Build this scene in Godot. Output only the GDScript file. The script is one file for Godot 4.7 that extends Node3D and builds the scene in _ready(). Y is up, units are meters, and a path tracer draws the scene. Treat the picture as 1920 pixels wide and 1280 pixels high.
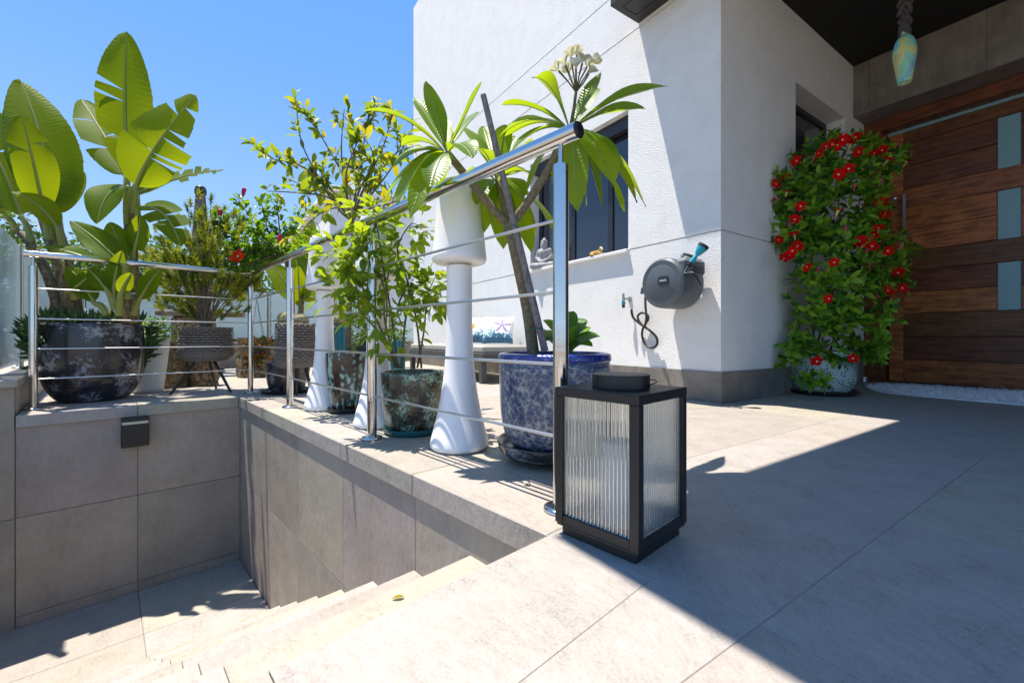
extends Node3D
# A sunny terrace with a sunken stair, potted plants behind a cable railing, and a white house with a porch.
# Metres, y up. Two grids meet here: the stair and railing grid (D1 away, D2 to the right of it) and the house grid (A along the white wall, N out of it).
const YAW_STAIR := 0.76184
const YAW_HOUSE := 0.59306
var D1 := Vector3(-sin(YAW_STAIR), 0, -cos(YAW_STAIR))
var D2 := Vector3(cos(YAW_STAIR), 0, -sin(YAW_STAIR))
var A := Vector3(-sin(YAW_HOUSE), 0, -cos(YAW_HOUSE))
var N := Vector3(-cos(YAW_HOUSE), 0, sin(YAW_HOUSE))
var K := Vector3(1.434, 0, -2.930)
var rng := RandomNumberGenerator.new()
var M := {}
var T := {}
var used := {}


func U(u: float, v: float, y := 0.0) -> Vector3:
	return D1 * u + D2 * v + Vector3(0, y, 0)


func H(a: float, n: float, y := 0.0) -> Vector3:
	return K + A * a + N * n + Vector3(0, y, 0)


func lin(r: float, g: float, b: float) -> Color:
	return Color(r, g, b).linear_to_srgb()


# ---------------------------------------------------------------- mesh builder
class MB:
	var v := PackedVector3Array()
	var n := PackedVector3Array()
	var t := PackedVector2Array()
	var i := PackedInt32Array()

	func tri(a: Vector3, b: Vector3, c: Vector3, out := Vector3.ZERO) -> void:
		var f := (c - a).cross(b - a)
		if f.dot(out) < 0.0:
			var s := b
			b = c
			c = s
			f = -f
		f = f.normalized()
		var k := v.size()
		for p in [a, b, c]:
			v.append(p)
			n.append(f)
			t.append(Vector2(p.x + p.z, p.y))
		i.append_array([k, k + 1, k + 2])

	func quad(a: Vector3, b: Vector3, c: Vector3, d: Vector3, out := Vector3.ZERO) -> void:
		tri(a, b, c, out)
		tri(a, c, d, out)

	func grid(rows: Array, uv := Vector2.ONE) -> void:
		var nr := rows.size()
		var nc: int = rows[0].size()
		var k := v.size()
		var acc := PackedVector3Array()
		acc.resize(nr * nc)
		for r in nr - 1:
			for c in nc - 1:
				var p00: Vector3 = rows[r][c]
				var p01: Vector3 = rows[r][c + 1]
				var p10: Vector3 = rows[r + 1][c]
				var p11: Vector3 = rows[r + 1][c + 1]
				var f := (p11 - p00).cross(p01 - p10)
				f = -f if false else f
				var q := r * nc + c
				acc[q] += f
				acc[q + 1] += f
				acc[q + nc] += f
				acc[q + nc + 1] += f
				if p00.distance_squared_to(p01) > 1e-12:
					i.append_array([k + q, k + q + 1, k + q + nc])
				if p10.distance_squared_to(p11) > 1e-12:
					i.append_array([k + q + 1, k + q + nc + 1, k + q + nc])
		for r in nr:
			if (rows[r][0] as Vector3).distance_squared_to(rows[r][nc - 1]) < 1e-10:
				var s := acc[r * nc] + acc[r * nc + nc - 1]
				acc[r * nc] = s
				acc[r * nc + nc - 1] = s
			for c in nc:
				v.append(rows[r][c])
				n.append(acc[r * nc + c].normalized() if acc[r * nc + c].length_squared() > 1e-20 else Vector3.UP)
				t.append(Vector2(uv.x * c / (nc - 1), uv.y * (1.0 - float(r) / (nr - 1))))

	func lathe(profile: Array, seg := 32, at := Vector3.ZERO, uv := Vector2.ONE) -> void:
		var rows := []
		for p in profile:
			var row := PackedVector3Array()
			for j in seg + 1:
				var w := TAU * (j % seg) / seg
				row.append(at + Vector3(p.x * cos(w), p.y, p.x * sin(w)))
			rows.append(row)
		grid(rows, uv)

	func tube(path: Array, radii, seg := 8, uv := Vector2.ONE, cap := true) -> void:
		var rows := []
		var m := path.size()
		var last := Vector3.ZERO
		for k in m:
			var tan: Vector3 = ((path[mini(k + 1, m - 1)] as Vector3) - (path[maxi(k - 1, 0)] as Vector3)).normalized()
			if k == 0:
				last = tan.cross(Vector3(0.31, 0.2, 0.93) if absf(tan.y) > 0.8 else Vector3.UP).normalized()
			last = (last - tan * last.dot(tan)).normalized()
			var b := last.cross(tan)
			var r: float = radii if radii is float else radii[k]
			var row := PackedVector3Array()
			for j in seg + 1:
				var w := TAU * (j % seg) / seg
				row.append((path[k] as Vector3) + (last * cos(w) + b * sin(w)) * r)
			if cap and k == 0:
				var c0 := PackedVector3Array()
				for j in seg + 1:
					c0.append(path[0])
				rows.append(c0)
				rows.append(row)
			rows.append(row)
			if cap and k == m - 1:
				var c1 := PackedVector3Array()
				for j in seg + 1:
					c1.append(path[k])
				rows.append(row)
				rows.append(c1)
		grid(rows, uv)

	func box(lo: Vector3, hi: Vector3, c := 0.0) -> void:
		var mid := (lo + hi) / 2
		var h := (hi - lo) / 2
		c = minf(c, minf(h.x, minf(h.y, h.z)) * 0.45)
		if c <= 0.0:
			for ax in 3:
				for s in [-1.0, 1.0]:
					var e := Vector3.ZERO
					e[ax] = s
					var p := []
					for q in [[-1, -1], [1, -1], [1, 1], [-1, 1]]:
						var w := e
						w[(ax + 1) % 3] = q[0]
						w[(ax + 2) % 3] = q[1]
						p.append(mid + w * h)
					quad(p[0], p[1], p[2], p[3], e)
			return
		var at := func(sg: Vector3, ax: int) -> Vector3:
			var w := Vector3(sg.x * (h.x - c), sg.y * (h.y - c), sg.z * (h.z - c))
			w[ax] = sg[ax] * h[ax]
			return mid + w
		for ax in 3:
			var a1 := (ax + 1) % 3
			var a2 := (ax + 2) % 3
			for s in [-1.0, 1.0]:
				var p := []
				for q in [[-1, -1], [1, -1], [1, 1], [-1, 1]]:
					var w := Vector3.ZERO
					w[ax] = s
					w[a1] = q[0]
					w[a2] = q[1]
					p.append(at.call(w, ax))
				var o := Vector3.ZERO
				o[ax] = s
				quad(p[0], p[1], p[2], p[3], o)
				for s2 in [-1.0, 1.0]:
					var w0 := Vector3.ZERO
					w0[ax] = s
					w0[a1] = s2
					w0[a2] = -1
					var w1 := w0
					w1[a2] = 1
					var oo := w0
					oo[a2] = 0
					quad(at.call(w0, ax), at.call(w1, ax), at.call(w1, a1), at.call(w0, a1), oo)
		for x in [-1.0, 1.0]:
			for y in [-1.0, 1.0]:
				for z in [-1.0, 1.0]:
					var w := Vector3(x, y, z)
					tri(at.call(w, 0), at.call(w, 1), at.call(w, 2), w)

	func prism(poly: PackedVector2Array, y0: float, y1: float, c := 0.002) -> void:
		# a slab with the outline poly (x, z) and a chamfered top edge
		var inner := poly
		if c > 0.0:
			var ins := Geometry2D.offset_polygon(poly, -c, Geometry2D.JOIN_MITER)
			if ins.size() == 1 and ins[0].size() == poly.size():
				inner = ins[0]
				var best := 0
				for k in inner.size():
					if inner[k].distance_squared_to(poly[0]) < inner[best].distance_squared_to(poly[0]):
						best = k
				var turned := PackedVector2Array()
				for k in inner.size():
					turned.append(inner[(k + best) % inner.size()])
				inner = turned
		var ids := Geometry2D.triangulate_polygon(inner)
		for k in range(0, ids.size(), 3):
			var q := []
			for j in 3:
				q.append(Vector3(inner[ids[k + j]].x, y1, inner[ids[k + j]].y))
			tri(q[0], q[1], q[2], Vector3.UP)
		var cen := Vector2.ZERO
		for p in poly:
			cen += p / poly.size()
		for k in poly.size():
			var a := poly[k]
			var b := poly[(k + 1) % poly.size()]
			var a2 := inner[k]
			var b2 := inner[(k + 1) % inner.size()]
			var o := (a + b) / 2 - cen
			var e := (b - a).orthogonal()
			e = e if e.dot(o) > 0 else -e
			var out := Vector3(e.x, 0, e.y)
			quad(Vector3(a.x, y0, a.y), Vector3(b.x, y0, b.y), Vector3(b.x, y1 - c, b.y), Vector3(a.x, y1 - c, a.y), out)
			if c > 0.0:
				quad(Vector3(a.x, y1 - c, a.y), Vector3(b.x, y1 - c, b.y), Vector3(b2.x, y1, b2.y), Vector3(a2.x, y1, a2.y), out + Vector3.UP * e.length())

	func append(o: MB, x: Transform3D) -> void:
		var k := v.size()
		for p in o.v:
			v.append(x * p)
		for p in o.n:
			n.append((x.basis * p).normalized())
		t.append_array(o.t)
		for p in o.i:
			i.append(p + k)

	func mesh() -> ArrayMesh:
		var a := []
		a.resize(Mesh.ARRAY_MAX)
		a[Mesh.ARRAY_VERTEX] = v
		a[Mesh.ARRAY_NORMAL] = n
		a[Mesh.ARRAY_TEX_UV] = t
		a[Mesh.ARRAY_INDEX] = i
		var m := ArrayMesh.new()
		m.add_surface_from_arrays(Mesh.PRIMITIVE_TRIANGLES, a)
		return m


# ---------------------------------------------------------------- scene helpers
func numbered(called: String) -> String:
	if not used.has(called):
		used[called] = 0
		return called
	used[called] += 1
	return "%s_%03d" % [called, used[called]]


func tag(o: Node3D, label: String, category: String, group := "", kind := "") -> void:
	if label:
		o.set_meta("label", label)
	if category:
		o.set_meta("category", category)
	if group:
		o.set_meta("group", group)
	if kind:
		o.set_meta("kind", kind)


func thing(called: String, label: String, category: String, at := Vector3.ZERO, turn := 0.0, group := "", kind := "") -> Node3D:
	var o := Node3D.new()
	o.name = numbered(called)
	add_child(o)
	o.position = at
	o.rotation.y = turn
	tag(o, label, category, group, kind)
	return o


func part(parent: Node3D, called: String, mesh, mat: Material, at := Transform3D.IDENTITY, label := "") -> MeshInstance3D:
	var o := MeshInstance3D.new()
	o.name = called
	o.mesh = mesh.mesh() if mesh is MB else mesh
	o.material_override = mat
	o.transform = at
	parent.add_child(o, true)
	if label:
		o.set_meta("label", label)
	return o


func boxed(lo: Vector3, hi: Vector3, c := 0.0) -> MB:
	var b := MB.new()
	b.box(lo, hi, c)
	return b


func lathed(profile: Array, seg := 32, uv := Vector2.ONE) -> MB:
	var b := MB.new()
	b.lathe(profile, seg, Vector3.ZERO, uv)
	return b


func tubed(path: Array, radii, seg := 8, uv := Vector2.ONE) -> MB:
	var b := MB.new()
	b.tube(path, radii, seg, uv)
	return b


func moved(at: Vector3) -> Transform3D:
	return Transform3D(Basis.IDENTITY, at)


func facing(at: Vector3, dir: Vector3, up: Vector3, s := 1.0) -> Transform3D:
	var z := dir.normalized()
	if absf(z.dot(up.normalized())) > 0.98:
		up = Vector3(0.7, 0.1, 0.7) if absf(z.y) > 0.9 else Vector3.UP
	var x := up.cross(z).normalized()
	return Transform3D(Basis(x, z.cross(x), z).scaled(Vector3.ONE * s), at)


func curve(pts: Array, steps: int) -> Array:
	# a smooth line through the points
	var out := []
	for k in pts.size() - 1:
		var p0: Vector3 = pts[maxi(k - 1, 0)]
		var p1: Vector3 = pts[k]
		var p2: Vector3 = pts[k + 1]
		var p3: Vector3 = pts[mini(k + 2, pts.size() - 1)]
		for s in steps:
			out.append(p1.cubic_interpolate(p2, p0, p3, float(s) / steps))
	out.append(pts[-1])
	return out


func taper(a: float, b: float, k: int) -> Array:
	var r := []
	for j in k:
		r.append(lerpf(a, b, float(j) / maxi(1, k - 1)))
	return r


func rv(s := 1.0) -> Vector3:
	return Vector3(rng.randf_range(-s, s), rng.randf_range(-s, s), rng.randf_range(-s, s))


func blade(p0: Vector3, pc: Vector3, p1: Vector3, w: float, up: Vector3, o := {}) -> MB:
	# a leaf along the curve p0 pc p1; widest at o.wide of its length, folded up along its midrib by o.fold, wavy by o.wave, torn at the places o.tears
	var nl: int = o.get("steps", 10)
	var wide: float = o.get("wide", 0.5)
	var fold: float = o.get("fold", 0.25)
	var wave: float = o.get("wave", 0.0)
	var pleat: float = o.get("pleat", 0.0)
	var sharp: float = o.get("sharp", 0.85)
	var cols: Array = o.get("cols", [-1.0, -0.5, 0.0, 0.5, 1.0])
	var ph := rng.randf() * TAU
	var b := MB.new()
	var tears: Array = o.get("tears", [])
	var rag: float = o.get("rag", 0.0)
	var frame := func(tt: float) -> Array:
		var p := p0 * (1 - tt) * (1 - tt) + pc * 2 * tt * (1 - tt) + p1 * tt * tt
		var d := ((pc - p0) * (1 - tt) + (p1 - pc) * tt).normalized()
		var s := d.cross(up).normalized()
		return [p, d, s, s.cross(d).normalized()]
	var width := func(tt: float) -> float:
		var q := pow(clampf(tt, 0.0, 1.0), log(0.5) / log(wide))
		return w * pow(maxf(sin(PI * q), 0.0), sharp)
	if tears.is_empty():
		var rows := []
		for r in nl + 1:
			var tt := float(r) / nl
			var f: Array = frame.call(tt)
			var ww: float = width.call(tt)
			var row := PackedVector3Array()
			for c in cols:
				row.append(f[0] + f[2] * c * ww * (1.0 - (rng.randf() * rag if absf(c) > 0.99 else 0.0)) + f[3] * (absf(c) * fold * ww + wave * w * sin(ph + tt * 9.0 + c * 2.0) * absf(c) + pleat * w * sin(tt * 150.0 + absf(c) * 7.0) * absf(c)))
			rows.append(row)
		b.grid(rows)
		return b
	for side in [-1.0, 1.0]:
		var cuts := [0.0]
		for q in tears:
			if signf(q) == side:
				cuts.append(absf(q))
		cuts.append(1.0)
		for k in cuts.size() - 1:
			var a0: float = cuts[k]
			var a1: float = cuts[k + 1]
			var ns := maxi(2, int(nl * (a1 - a0) + 1.5))
			var drop := rng.randf_range(-0.35, 0.12) if cuts.size() > 2 else 0.0
			var shrink := minf(0.35, 0.03 / (a1 - a0) * 2.0) if cuts.size() > 2 else 0.0
			var rows := []
			for r in ns + 1:
				var tt := lerpf(a0, a1, float(r) / ns)
				var mid := lerpf(tt, (a0 + a1) / 2, shrink)
				var row := PackedVector3Array()
				for c in 5:
					var e := c / 4.0
					var f: Array = frame.call(lerpf(tt, mid, e))
					var ww: float = width.call(lerpf(tt, mid, e))
					row.append(f[0] + f[2] * side * e * ww * (1.0 - (rng.randf() * rag if c == 4 else 0.0)) + f[1] * e * ww * 0.18 + f[3] * (e * fold * ww + e * e * drop * ww + wave * w * sin(ph + tt * 8.0) * e + pleat * w * sin(tt * 150.0 + e * 7.0) * e))
				if side < 0:
					row.reverse()
				rows.append(row)
			b.grid(rows)
	return b


func unit_leaf(w: float, wide: float, fold: float, droop: float, sharp := 0.85, steps := 5) -> ArrayMesh:
	return blade(Vector3.ZERO, Vector3(0, 0.12 - droop * 0.2, 0.5), Vector3(0, -droop, 1), w, Vector3.UP, {"steps": steps, "wide": wide, "fold": fold, "sharp": sharp, "cols": [-1.0, 0.0, 1.0]}).mesh()


# ---------------------------------------------------------------- materials
func noise(kind: int, freq: float, w: int, h: int, size: int, seed_: int, oct := 4, ret := -1) -> PackedByteArray:
	var f := FastNoiseLite.new()
	f.seed = seed_
	f.noise_type = kind
	f.frequency = freq
	f.fractal_octaves = oct
	if oct < 2:
		f.fractal_type = FastNoiseLite.FRACTAL_NONE
	if ret >= 0:
		f.cellular_return_type = ret
	var im := f.get_seamless_image(w, h)
	im.convert(Image.FORMAT_L8)
	if w != size or h != size:
		im.resize(size, size, Image.INTERPOLATE_CUBIC)
	return im.get_data()


func ramp(stops: Array) -> Gradient:
	var g := Gradient.new()
	var o := PackedFloat32Array()
	var c := PackedColorArray()
	for s in stops:
		o.append(s[0])
		c.append(s[1])
	g.offsets = o
	g.colors = c
	return g


func blend(size: int, layers: Array, g: Gradient) -> ImageTexture:
	# layers of [bytes, weight] summed, then looked up in the gradient
	var lut := PackedByteArray()
	for k in 256:
		var c := g.sample(k / 255.0)
		lut.append_array([c.r8, c.g8, c.b8])
	var d := PackedByteArray()
	d.resize(size * size * 3)
	var ws := PackedFloat32Array()
	for l in layers:
		ws.append(l[1])
	var m := layers.size()
	for k in size * size:
		var s := 0.0
		for j in m:
			s += (layers[j][0][k] - 127.5) * ws[j]
		var q := clampi(int(s + 127.5), 0, 255) * 3
		d[k * 3] = lut[q]
		d[k * 3 + 1] = lut[q + 1]
		d[k * 3 + 2] = lut[q + 2]
	return ImageTexture.create_from_image(Image.create_from_data(size, size, false, Image.FORMAT_RGB8, d))


func grey(bytes: PackedByteArray, size: int) -> ImageTexture:
	return ImageTexture.create_from_image(Image.create_from_data(size, size, false, Image.FORMAT_L8, bytes))


func mat(called: String, c: Color, rough := 0.6, metal := 0.0) -> StandardMaterial3D:
	var m := StandardMaterial3D.new()
	m.resource_name = called
	m.albedo_color = c
	m.roughness = rough
	m.metallic = metal
	M[called] = m
	return m


func textured(called: String, tex: Texture2D, rough: float, scale: float, tri := true, height: Texture2D = null, relief := 0.1) -> StandardMaterial3D:
	var m := mat(called, Color.WHITE, rough)
	m.albedo_texture = tex
	m.uv1_triplanar = tri
	m.uv1_scale = Vector3.ONE * scale
	if height:
		m.heightmap_enabled = true
		m.heightmap_texture = height
		m.heightmap_scale = relief
	return m


func variants(called: String, count: int, spread := 0.06) -> Array:
	var out := []
	for k in count:
		var m: StandardMaterial3D = M[called].duplicate()
		m.resource_name = "%s_%d" % [called, k]
		m.uv1_offset = Vector3(k * 0.37, k * 0.61, k * 0.23)
		var s := 1.0 - spread * rng.randf()
		m.albedo_color = Color(s, s * (1.0 - 0.25 * spread * rng.randf()), s * (1.0 - 0.5 * spread * rng.randf()))
		out.append(m)
	return out


func vein_relief(count: int, slant: float) -> ImageTexture:
	# relief of a leaf: a sunken midrib and side veins, u across and v along it
	var im := Image.create(64, 256, false, Image.FORMAT_L8)
	for y in 256:
		for x in 64:
			var u := (x - 31.5) / 31.5
			var q := fposmod(y / 256.0 * count + absf(u) * slant, 1.0)
			var s := 0.5 + 0.5 * cos(TAU * q)
			s = s * 0.6 + 0.4 - clampf(1.0 - absf(u) * 10.0, 0, 1) * 0.6
			im.set_pixel(x, y, Color(s, s, s))
	return ImageTexture.create_from_image(im)


func leafy(called: String, base: Color, glow: Color, relief: Texture2D = null, rough := 0.38) -> StandardMaterial3D:
	var m := mat(called, base, rough)
	if relief:
		m.heightmap_enabled = true
		m.heightmap_texture = relief
		m.heightmap_scale = 0.12
	m.metallic_specular = 0.3
	m.backlight_enabled = true
	m.backlight = glow
	return m


func make_materials() -> void:
	var SX := FastNoiseLite.TYPE_SIMPLEX_SMOOTH
	var CE := FastNoiseLite.TYPE_CELLULAR
	# stone-look porcelain
	var s1 := noise(SX, 0.006, 1024, 1024, 1024, 3, 5)
	var s2 := noise(SX, 0.02, 1024, 128, 1024, 4, 4)
	var s3 := noise(SX, 0.16, 1024, 1024, 1024, 5, 3)
	var s4 := noise(SX, 0.05, 1024, 512, 1024, 6, 3)
	var stone := blend(1024, [[s1, 0.45], [s2, 0.12], [s3, 0.6], [s4, 0.4]], ramp([[0.0, lin(0.245, 0.225, 0.198)], [0.3, lin(0.35, 0.328, 0.295)], [0.5, lin(0.39, 0.367, 0.333)], [0.75, lin(0.42, 0.397, 0.363)], [1.0, lin(0.49, 0.47, 0.44)]]))
	T.stone_h = grey(s4, 1024)
	textured("stone", stone, 0.6, 0.85, true, T.stone_h, 0.12)
	M.floor = variants("stone", 6, 0.10)
	var wallstone := blend(1024, [[s1, 0.6], [s2, 0.10], [s3, 0.22], [s4, 0.35]], ramp([[0.0, lin(0.25, 0.222, 0.188)], [0.4, lin(0.32, 0.287, 0.245)], [0.6, lin(0.345, 0.312, 0.268)], [1.0, lin(0.42, 0.385, 0.34)]]))
	textured("wallstone", wallstone, 0.6, 0.6, true, T.stone_h, 0.12)
	M.cladding = variants("wallstone", 5, 0.10)
	var darkstone := blend(1024, [[s1, 0.7], [s2, 0.3], [s3, 0.3], [s4, 0.3]], ramp([[0.0, lin(0.12, 0.105, 0.09)], [0.5, lin(0.19, 0.17, 0.148)], [1.0, lin(0.27, 0.245, 0.215)]]))
	textured("darkstone", darkstone, 0.5, 0.6)
	mat("grout", lin(0.34, 0.305, 0.255), 0.95)
	# stucco
	var p1 := noise(SX, 0.11, 1024, 1024, 1024, 11, 3)
	var p2 := noise(SX, 0.004, 1024, 1024, 1024, 12, 4)
	var stucco := blend(1024, [[p1, 0.3], [p2, 0.5]], ramp([[0.0, lin(0.74, 0.735, 0.73)], [0.5, lin(0.81, 0.805, 0.795)], [1.0, lin(0.86, 0.855, 0.845)]]))
	textured("stucco", stucco, 0.9, 0.85, true, grey(p1, 1024), 0.6)
	# door wood
	var w1 := noise(SX, 0.012, 512, 512, 512, 21, 3)
	var w2 := noise(SX, 0.05, 32, 512, 512, 22, 4)
	var w3 := noise(SX, 0.2, 64, 512, 512, 23, 3)
	T.grain = grey(w2, 512)
	var wood := blend(512, [[w1, 0.5], [w2, 0.8], [w3, 0.5]], ramp([[0.0, lin(0.15, 0.044, 0.011)], [0.4, lin(0.36, 0.118, 0.030)], [0.65, lin(0.46, 0.17, 0.046)], [1.0, lin(0.55, 0.23, 0.08)]]))
	textured("wood", wood, 0.42, 1.1, true, T.grain, 0.06)
	M.boards = variants("wood", 6, 0.45)
	var grey_wood := blend(512, [[w1, 0.4], [w2, 0.8], [w3, 0.6]], ramp([[0.0, lin(0.06, 0.045, 0.035)], [0.5, lin(0.20, 0.16, 0.12)], [1.0, lin(0.34, 0.28, 0.21)]]))
	textured("old_wood", grey_wood, 0.8, 1.5, true, T.grain, 0.15)
	# bark and logs, grain upright
	var b1 := noise(SX, 0.05, 512, 64, 512, 31, 4)
	var b2 := noise(SX, 0.03, 512, 512, 512, 32, 4)
	var b3 := noise(SX, 0.15, 512, 512, 512, 33, 2)
	T.bark_h = grey(b1, 512)
	textured("bark", blend(512, [[b1, 0.6], [b2, 0.7], [b3, 0.4]], ramp([[0.0, lin(0.035, 0.027, 0.02)], [0.5, lin(0.13, 0.10, 0.07)], [1.0, lin(0.27, 0.22, 0.16)]])), 0.85, 2.0, true, T.bark_h, 0.3)
	textured("plumeria_bark", blend(512, [[b2, 0.8], [b3, 0.7]], ramp([[0.0, lin(0.07, 0.055, 0.03)], [0.5, lin(0.17, 0.14, 0.085)], [1.0, lin(0.32, 0.28, 0.20)]])), 0.8, 3.0, true, grey(b3, 512), 0.12)
	textured("log_bark", blend(512, [[b1, 0.5], [b2, 1.0], [b3, 0.5]], ramp([[0.0, lin(0.03, 0.022, 0.014)], [0.4, lin(0.12, 0.085, 0.048)], [0.7, lin(0.25, 0.19, 0.11)], [1.0, lin(0.36, 0.29, 0.18)]])), 0.85, 1.6, true, T.bark_h, 0.5)
	# glazes, laid round the pots
	var g1 := noise(CE, 0.045, 512, 512, 512, 41, 1, FastNoiseLite.RETURN_DISTANCE2_SUB)
	var g2 := noise(SX, 0.008, 512, 512, 512, 42, 4)
	var g3 := noise(CE, 0.03, 512, 512, 512, 43, 1, FastNoiseLite.RETURN_DISTANCE)
	var g4 := noise(SX, 0.05, 512, 512, 512, 44, 4)
	var g5 := noise(SX, 0.14, 512, 512, 512, 45, 2)
	var glaze := func(called: String, layers: Array, stops: Array, rough: float, uvs := Vector3(2, 1, 1)) -> void:
		var m := textured(called, blend(512, layers, ramp(stops)), rough, 1.0, false)
		m.uv1_scale = uvs
		m.heightmap_enabled = true
		m.heightmap_texture = grey(g4, 512)
		m.heightmap_scale = 0.12
		m.clearcoat_enabled = true
		m.clearcoat = 0.5
		m.clearcoat_roughness = 0.12
	glaze.call("glaze_black", [[g2, 1.15], [g1, -0.3], [g4, 0.6], [g5, 0.55]], [[0.0, lin(0.010, 0.010, 0.013)], [0.56, lin(0.012, 0.012, 0.016)], [0.70, lin(0.03, 0.03, 0.04)], [0.84, lin(0.12, 0.12, 0.14)], [1.0, lin(0.26, 0.26, 0.29)]], 0.3)
	glaze.call("glaze_blue", [[g3, 0.75], [g4, 0.55], [g5, 0.85], [g2, 0.4]], [[0.0, lin(0.010, 0.02, 0.13)], [0.22, lin(0.012, 0.034, 0.13)], [0.32, lin(0.028, 0.052, 0.125)], [0.43, lin(0.085, 0.11, 0.15)], [0.56, lin(0.18, 0.20, 0.225)], [0.75, lin(0.29, 0.31, 0.32)], [1.0, lin(0.45, 0.45, 0.43)]], 0.35, Vector3(4, 1.6, 1))
	glaze.call("glaze_cobalt", [[g4, 0.6], [g2, 0.6], [g3, 0.6]], [[0.0, lin(0.006, 0.016, 0.16)], [0.6, lin(0.016, 0.04, 0.25)], [0.8, lin(0.10, 0.13, 0.32)], [1.0, lin(0.32, 0.35, 0.48)]], 0.2)
	glaze.call("glaze_green", [[g2, 1.2], [g4, 0.9], [g5, 0.3]], [[0.0, lin(0.012, 0.014, 0.008)], [0.35, lin(0.045, 0.03, 0.016)], [0.5, lin(0.075, 0.055, 0.03)], [0.6, lin(0.03, 0.09, 0.075)], [0.75, lin(0.10, 0.21, 0.16)], [1.0, lin(0.35, 0.42, 0.32)]], 0.25)
	var d1 := noise(SX, 0.03, 512, 96, 512, 46, 3)
	glaze.call("glaze_striped", [[d1, 1.5], [g1, 0.5], [g4, 0.7]], [[0.0, lin(0.03, 0.017, 0.010)], [0.45, lin(0.055, 0.03, 0.018)], [0.52, lin(0.02, 0.05, 0.045)], [0.6, lin(0.05, 0.19, 0.20)], [0.72, lin(0.20, 0.36, 0.31)], [1.0, lin(0.42, 0.50, 0.42)]], 0.25, Vector3(1, 0.6, 1))
	glaze.call("glaze_turquoise", [[g1, -1.0], [g4, 0.9], [g2, 0.8]], [[0.0, lin(0.02, 0.015, 0.012)], [0.22, lin(0.05, 0.035, 0.025)], [0.32, lin(0.02, 0.07, 0.08)], [0.45, lin(0.13, 0.30, 0.30)], [0.7, lin(0.36, 0.50, 0.47)], [1.0, lin(0.52, 0.58, 0.52)]], 0.3, Vector3(3, 1.0, 1))
	mat("teal_glaze", lin(0.008, 0.13, 0.17), 0.15)
	mat("teal_saucer", lin(0.01, 0.11, 0.12), 0.3)
	mat("black_saucer", lin(0.018, 0.018, 0.020), 0.45)
	mat("white_pot", lin(0.72, 0.71, 0.68), 0.5)
	mat("soil", lin(0.035, 0.025, 0.017), 0.95)
	# metals and plastics
	var steel := mat("steel", lin(0.62, 0.61, 0.60), 0.14, 1.0)
	steel.roughness_texture = grey(w2, 512)
	steel.roughness = 0.22
	steel.uv1_triplanar = true
	steel.uv1_scale = Vector3(2, 2, 2)
	mat("rod_steel", lin(0.62, 0.61, 0.60), 0.28, 1.0)
	mat("brushed", lin(0.5, 0.49, 0.48), 0.32, 1.0)
	mat("black_metal", lin(0.012, 0.012, 0.013), 0.42)
	mat("black_cap", lin(0.012, 0.012, 0.014), 0.35)
	mat("black_paint", lin(0.006, 0.006, 0.006), 0.75)
	mat("fascia", lin(0.020, 0.018, 0.017), 0.45)
	var lw := mat("white_plastic", lin(0.83, 0.83, 0.84), 0.36)
	lw.subsurf_scatter_enabled = true
	lw.subsurf_scatter_strength = 0.05
	mat("candle", lin(0.80, 0.80, 0.80), 0.45)
	mat("reel_grey", lin(0.085, 0.10, 0.115), 0.42)
	mat("reel_dark", lin(0.022, 0.025, 0.03), 0.45)
	mat("aqua", lin(0.01, 0.29, 0.40), 0.35)
	mat("hose", lin(0.018, 0.018, 0.020), 0.4)
	mat("print_white", lin(0.75, 0.76, 0.78), 0.5)
	mat("white_switch", lin(0.72, 0.72, 0.70), 0.4)
	# glass
	var g := mat("ribbed_glass", Color(0.97, 0.985, 0.98, 0.03), 0.02)
	g.refraction_enabled = true
	g.refraction_scale = 0.05
	var cg := mat("clear_glass", Color(0.9, 0.93, 0.92, 0.08), 0.05)
	cg.transparency = BaseMaterial3D.TRANSPARENCY_ALPHA
	var fr := mat("frosted", Color(0.80, 0.88, 0.90, 0.62), 0.3)
	fr.transparency = BaseMaterial3D.TRANSPARENCY_ALPHA
	mat("window_glass", lin(0.012, 0.016, 0.024), 0.04)
	M.window_glass.metallic_specular = 0.75
	mat("window_frame", lin(0.016, 0.018, 0.022), 0.4)
	mat("door_glass", lin(0.22, 0.40, 0.45), 0.3)
	# leaves
	var many := vein_relief(46, 2.2)
	var some := vein_relief(22, 1.6)
	var few := vein_relief(9, 1.0)
	leafy("plumeria_leaf", lin(0.056, 0.128, 0.008), lin(0.40, 0.53, 0.008), some, 0.35)
	mat("plumeria_rib", lin(0.26, 0.32, 0.11), 0.4)
	leafy("banana_leaf", lin(0.040, 0.084, 0.005), lin(0.38, 0.46, 0.005), many, 0.52).metallic_specular = 0.17
	mat("petiole", lin(0.21, 0.24, 0.05), 0.4)
	textured("pseudostem", blend(512, [[b1, 0.8], [b2, 0.8]], ramp([[0.0, lin(0.035, 0.022, 0.014)], [0.45, lin(0.13, 0.085, 0.045)], [0.7, lin(0.24, 0.18, 0.09)], [1.0, lin(0.30, 0.27, 0.13)]])), 0.7, 1.8, true, T.bark_h, 0.35)
	leafy("citrus_a", lin(0.085, 0.14, 0.015), lin(0.34, 0.42, 0.012), few)
	leafy("citrus_b", lin(0.24, 0.20, 0.012), lin(0.50, 0.44, 0.012), few)
	leafy("citrus_c", lin(0.045, 0.09, 0.015), lin(0.20, 0.30, 0.02), few)
	leafy("vine_a", lin(0.06, 0.13, 0.014), lin(0.26, 0.38, 0.012), few)
	leafy("vine_b", lin(0.15, 0.22, 0.018), lin(0.40, 0.50, 0.014), few)
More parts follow.
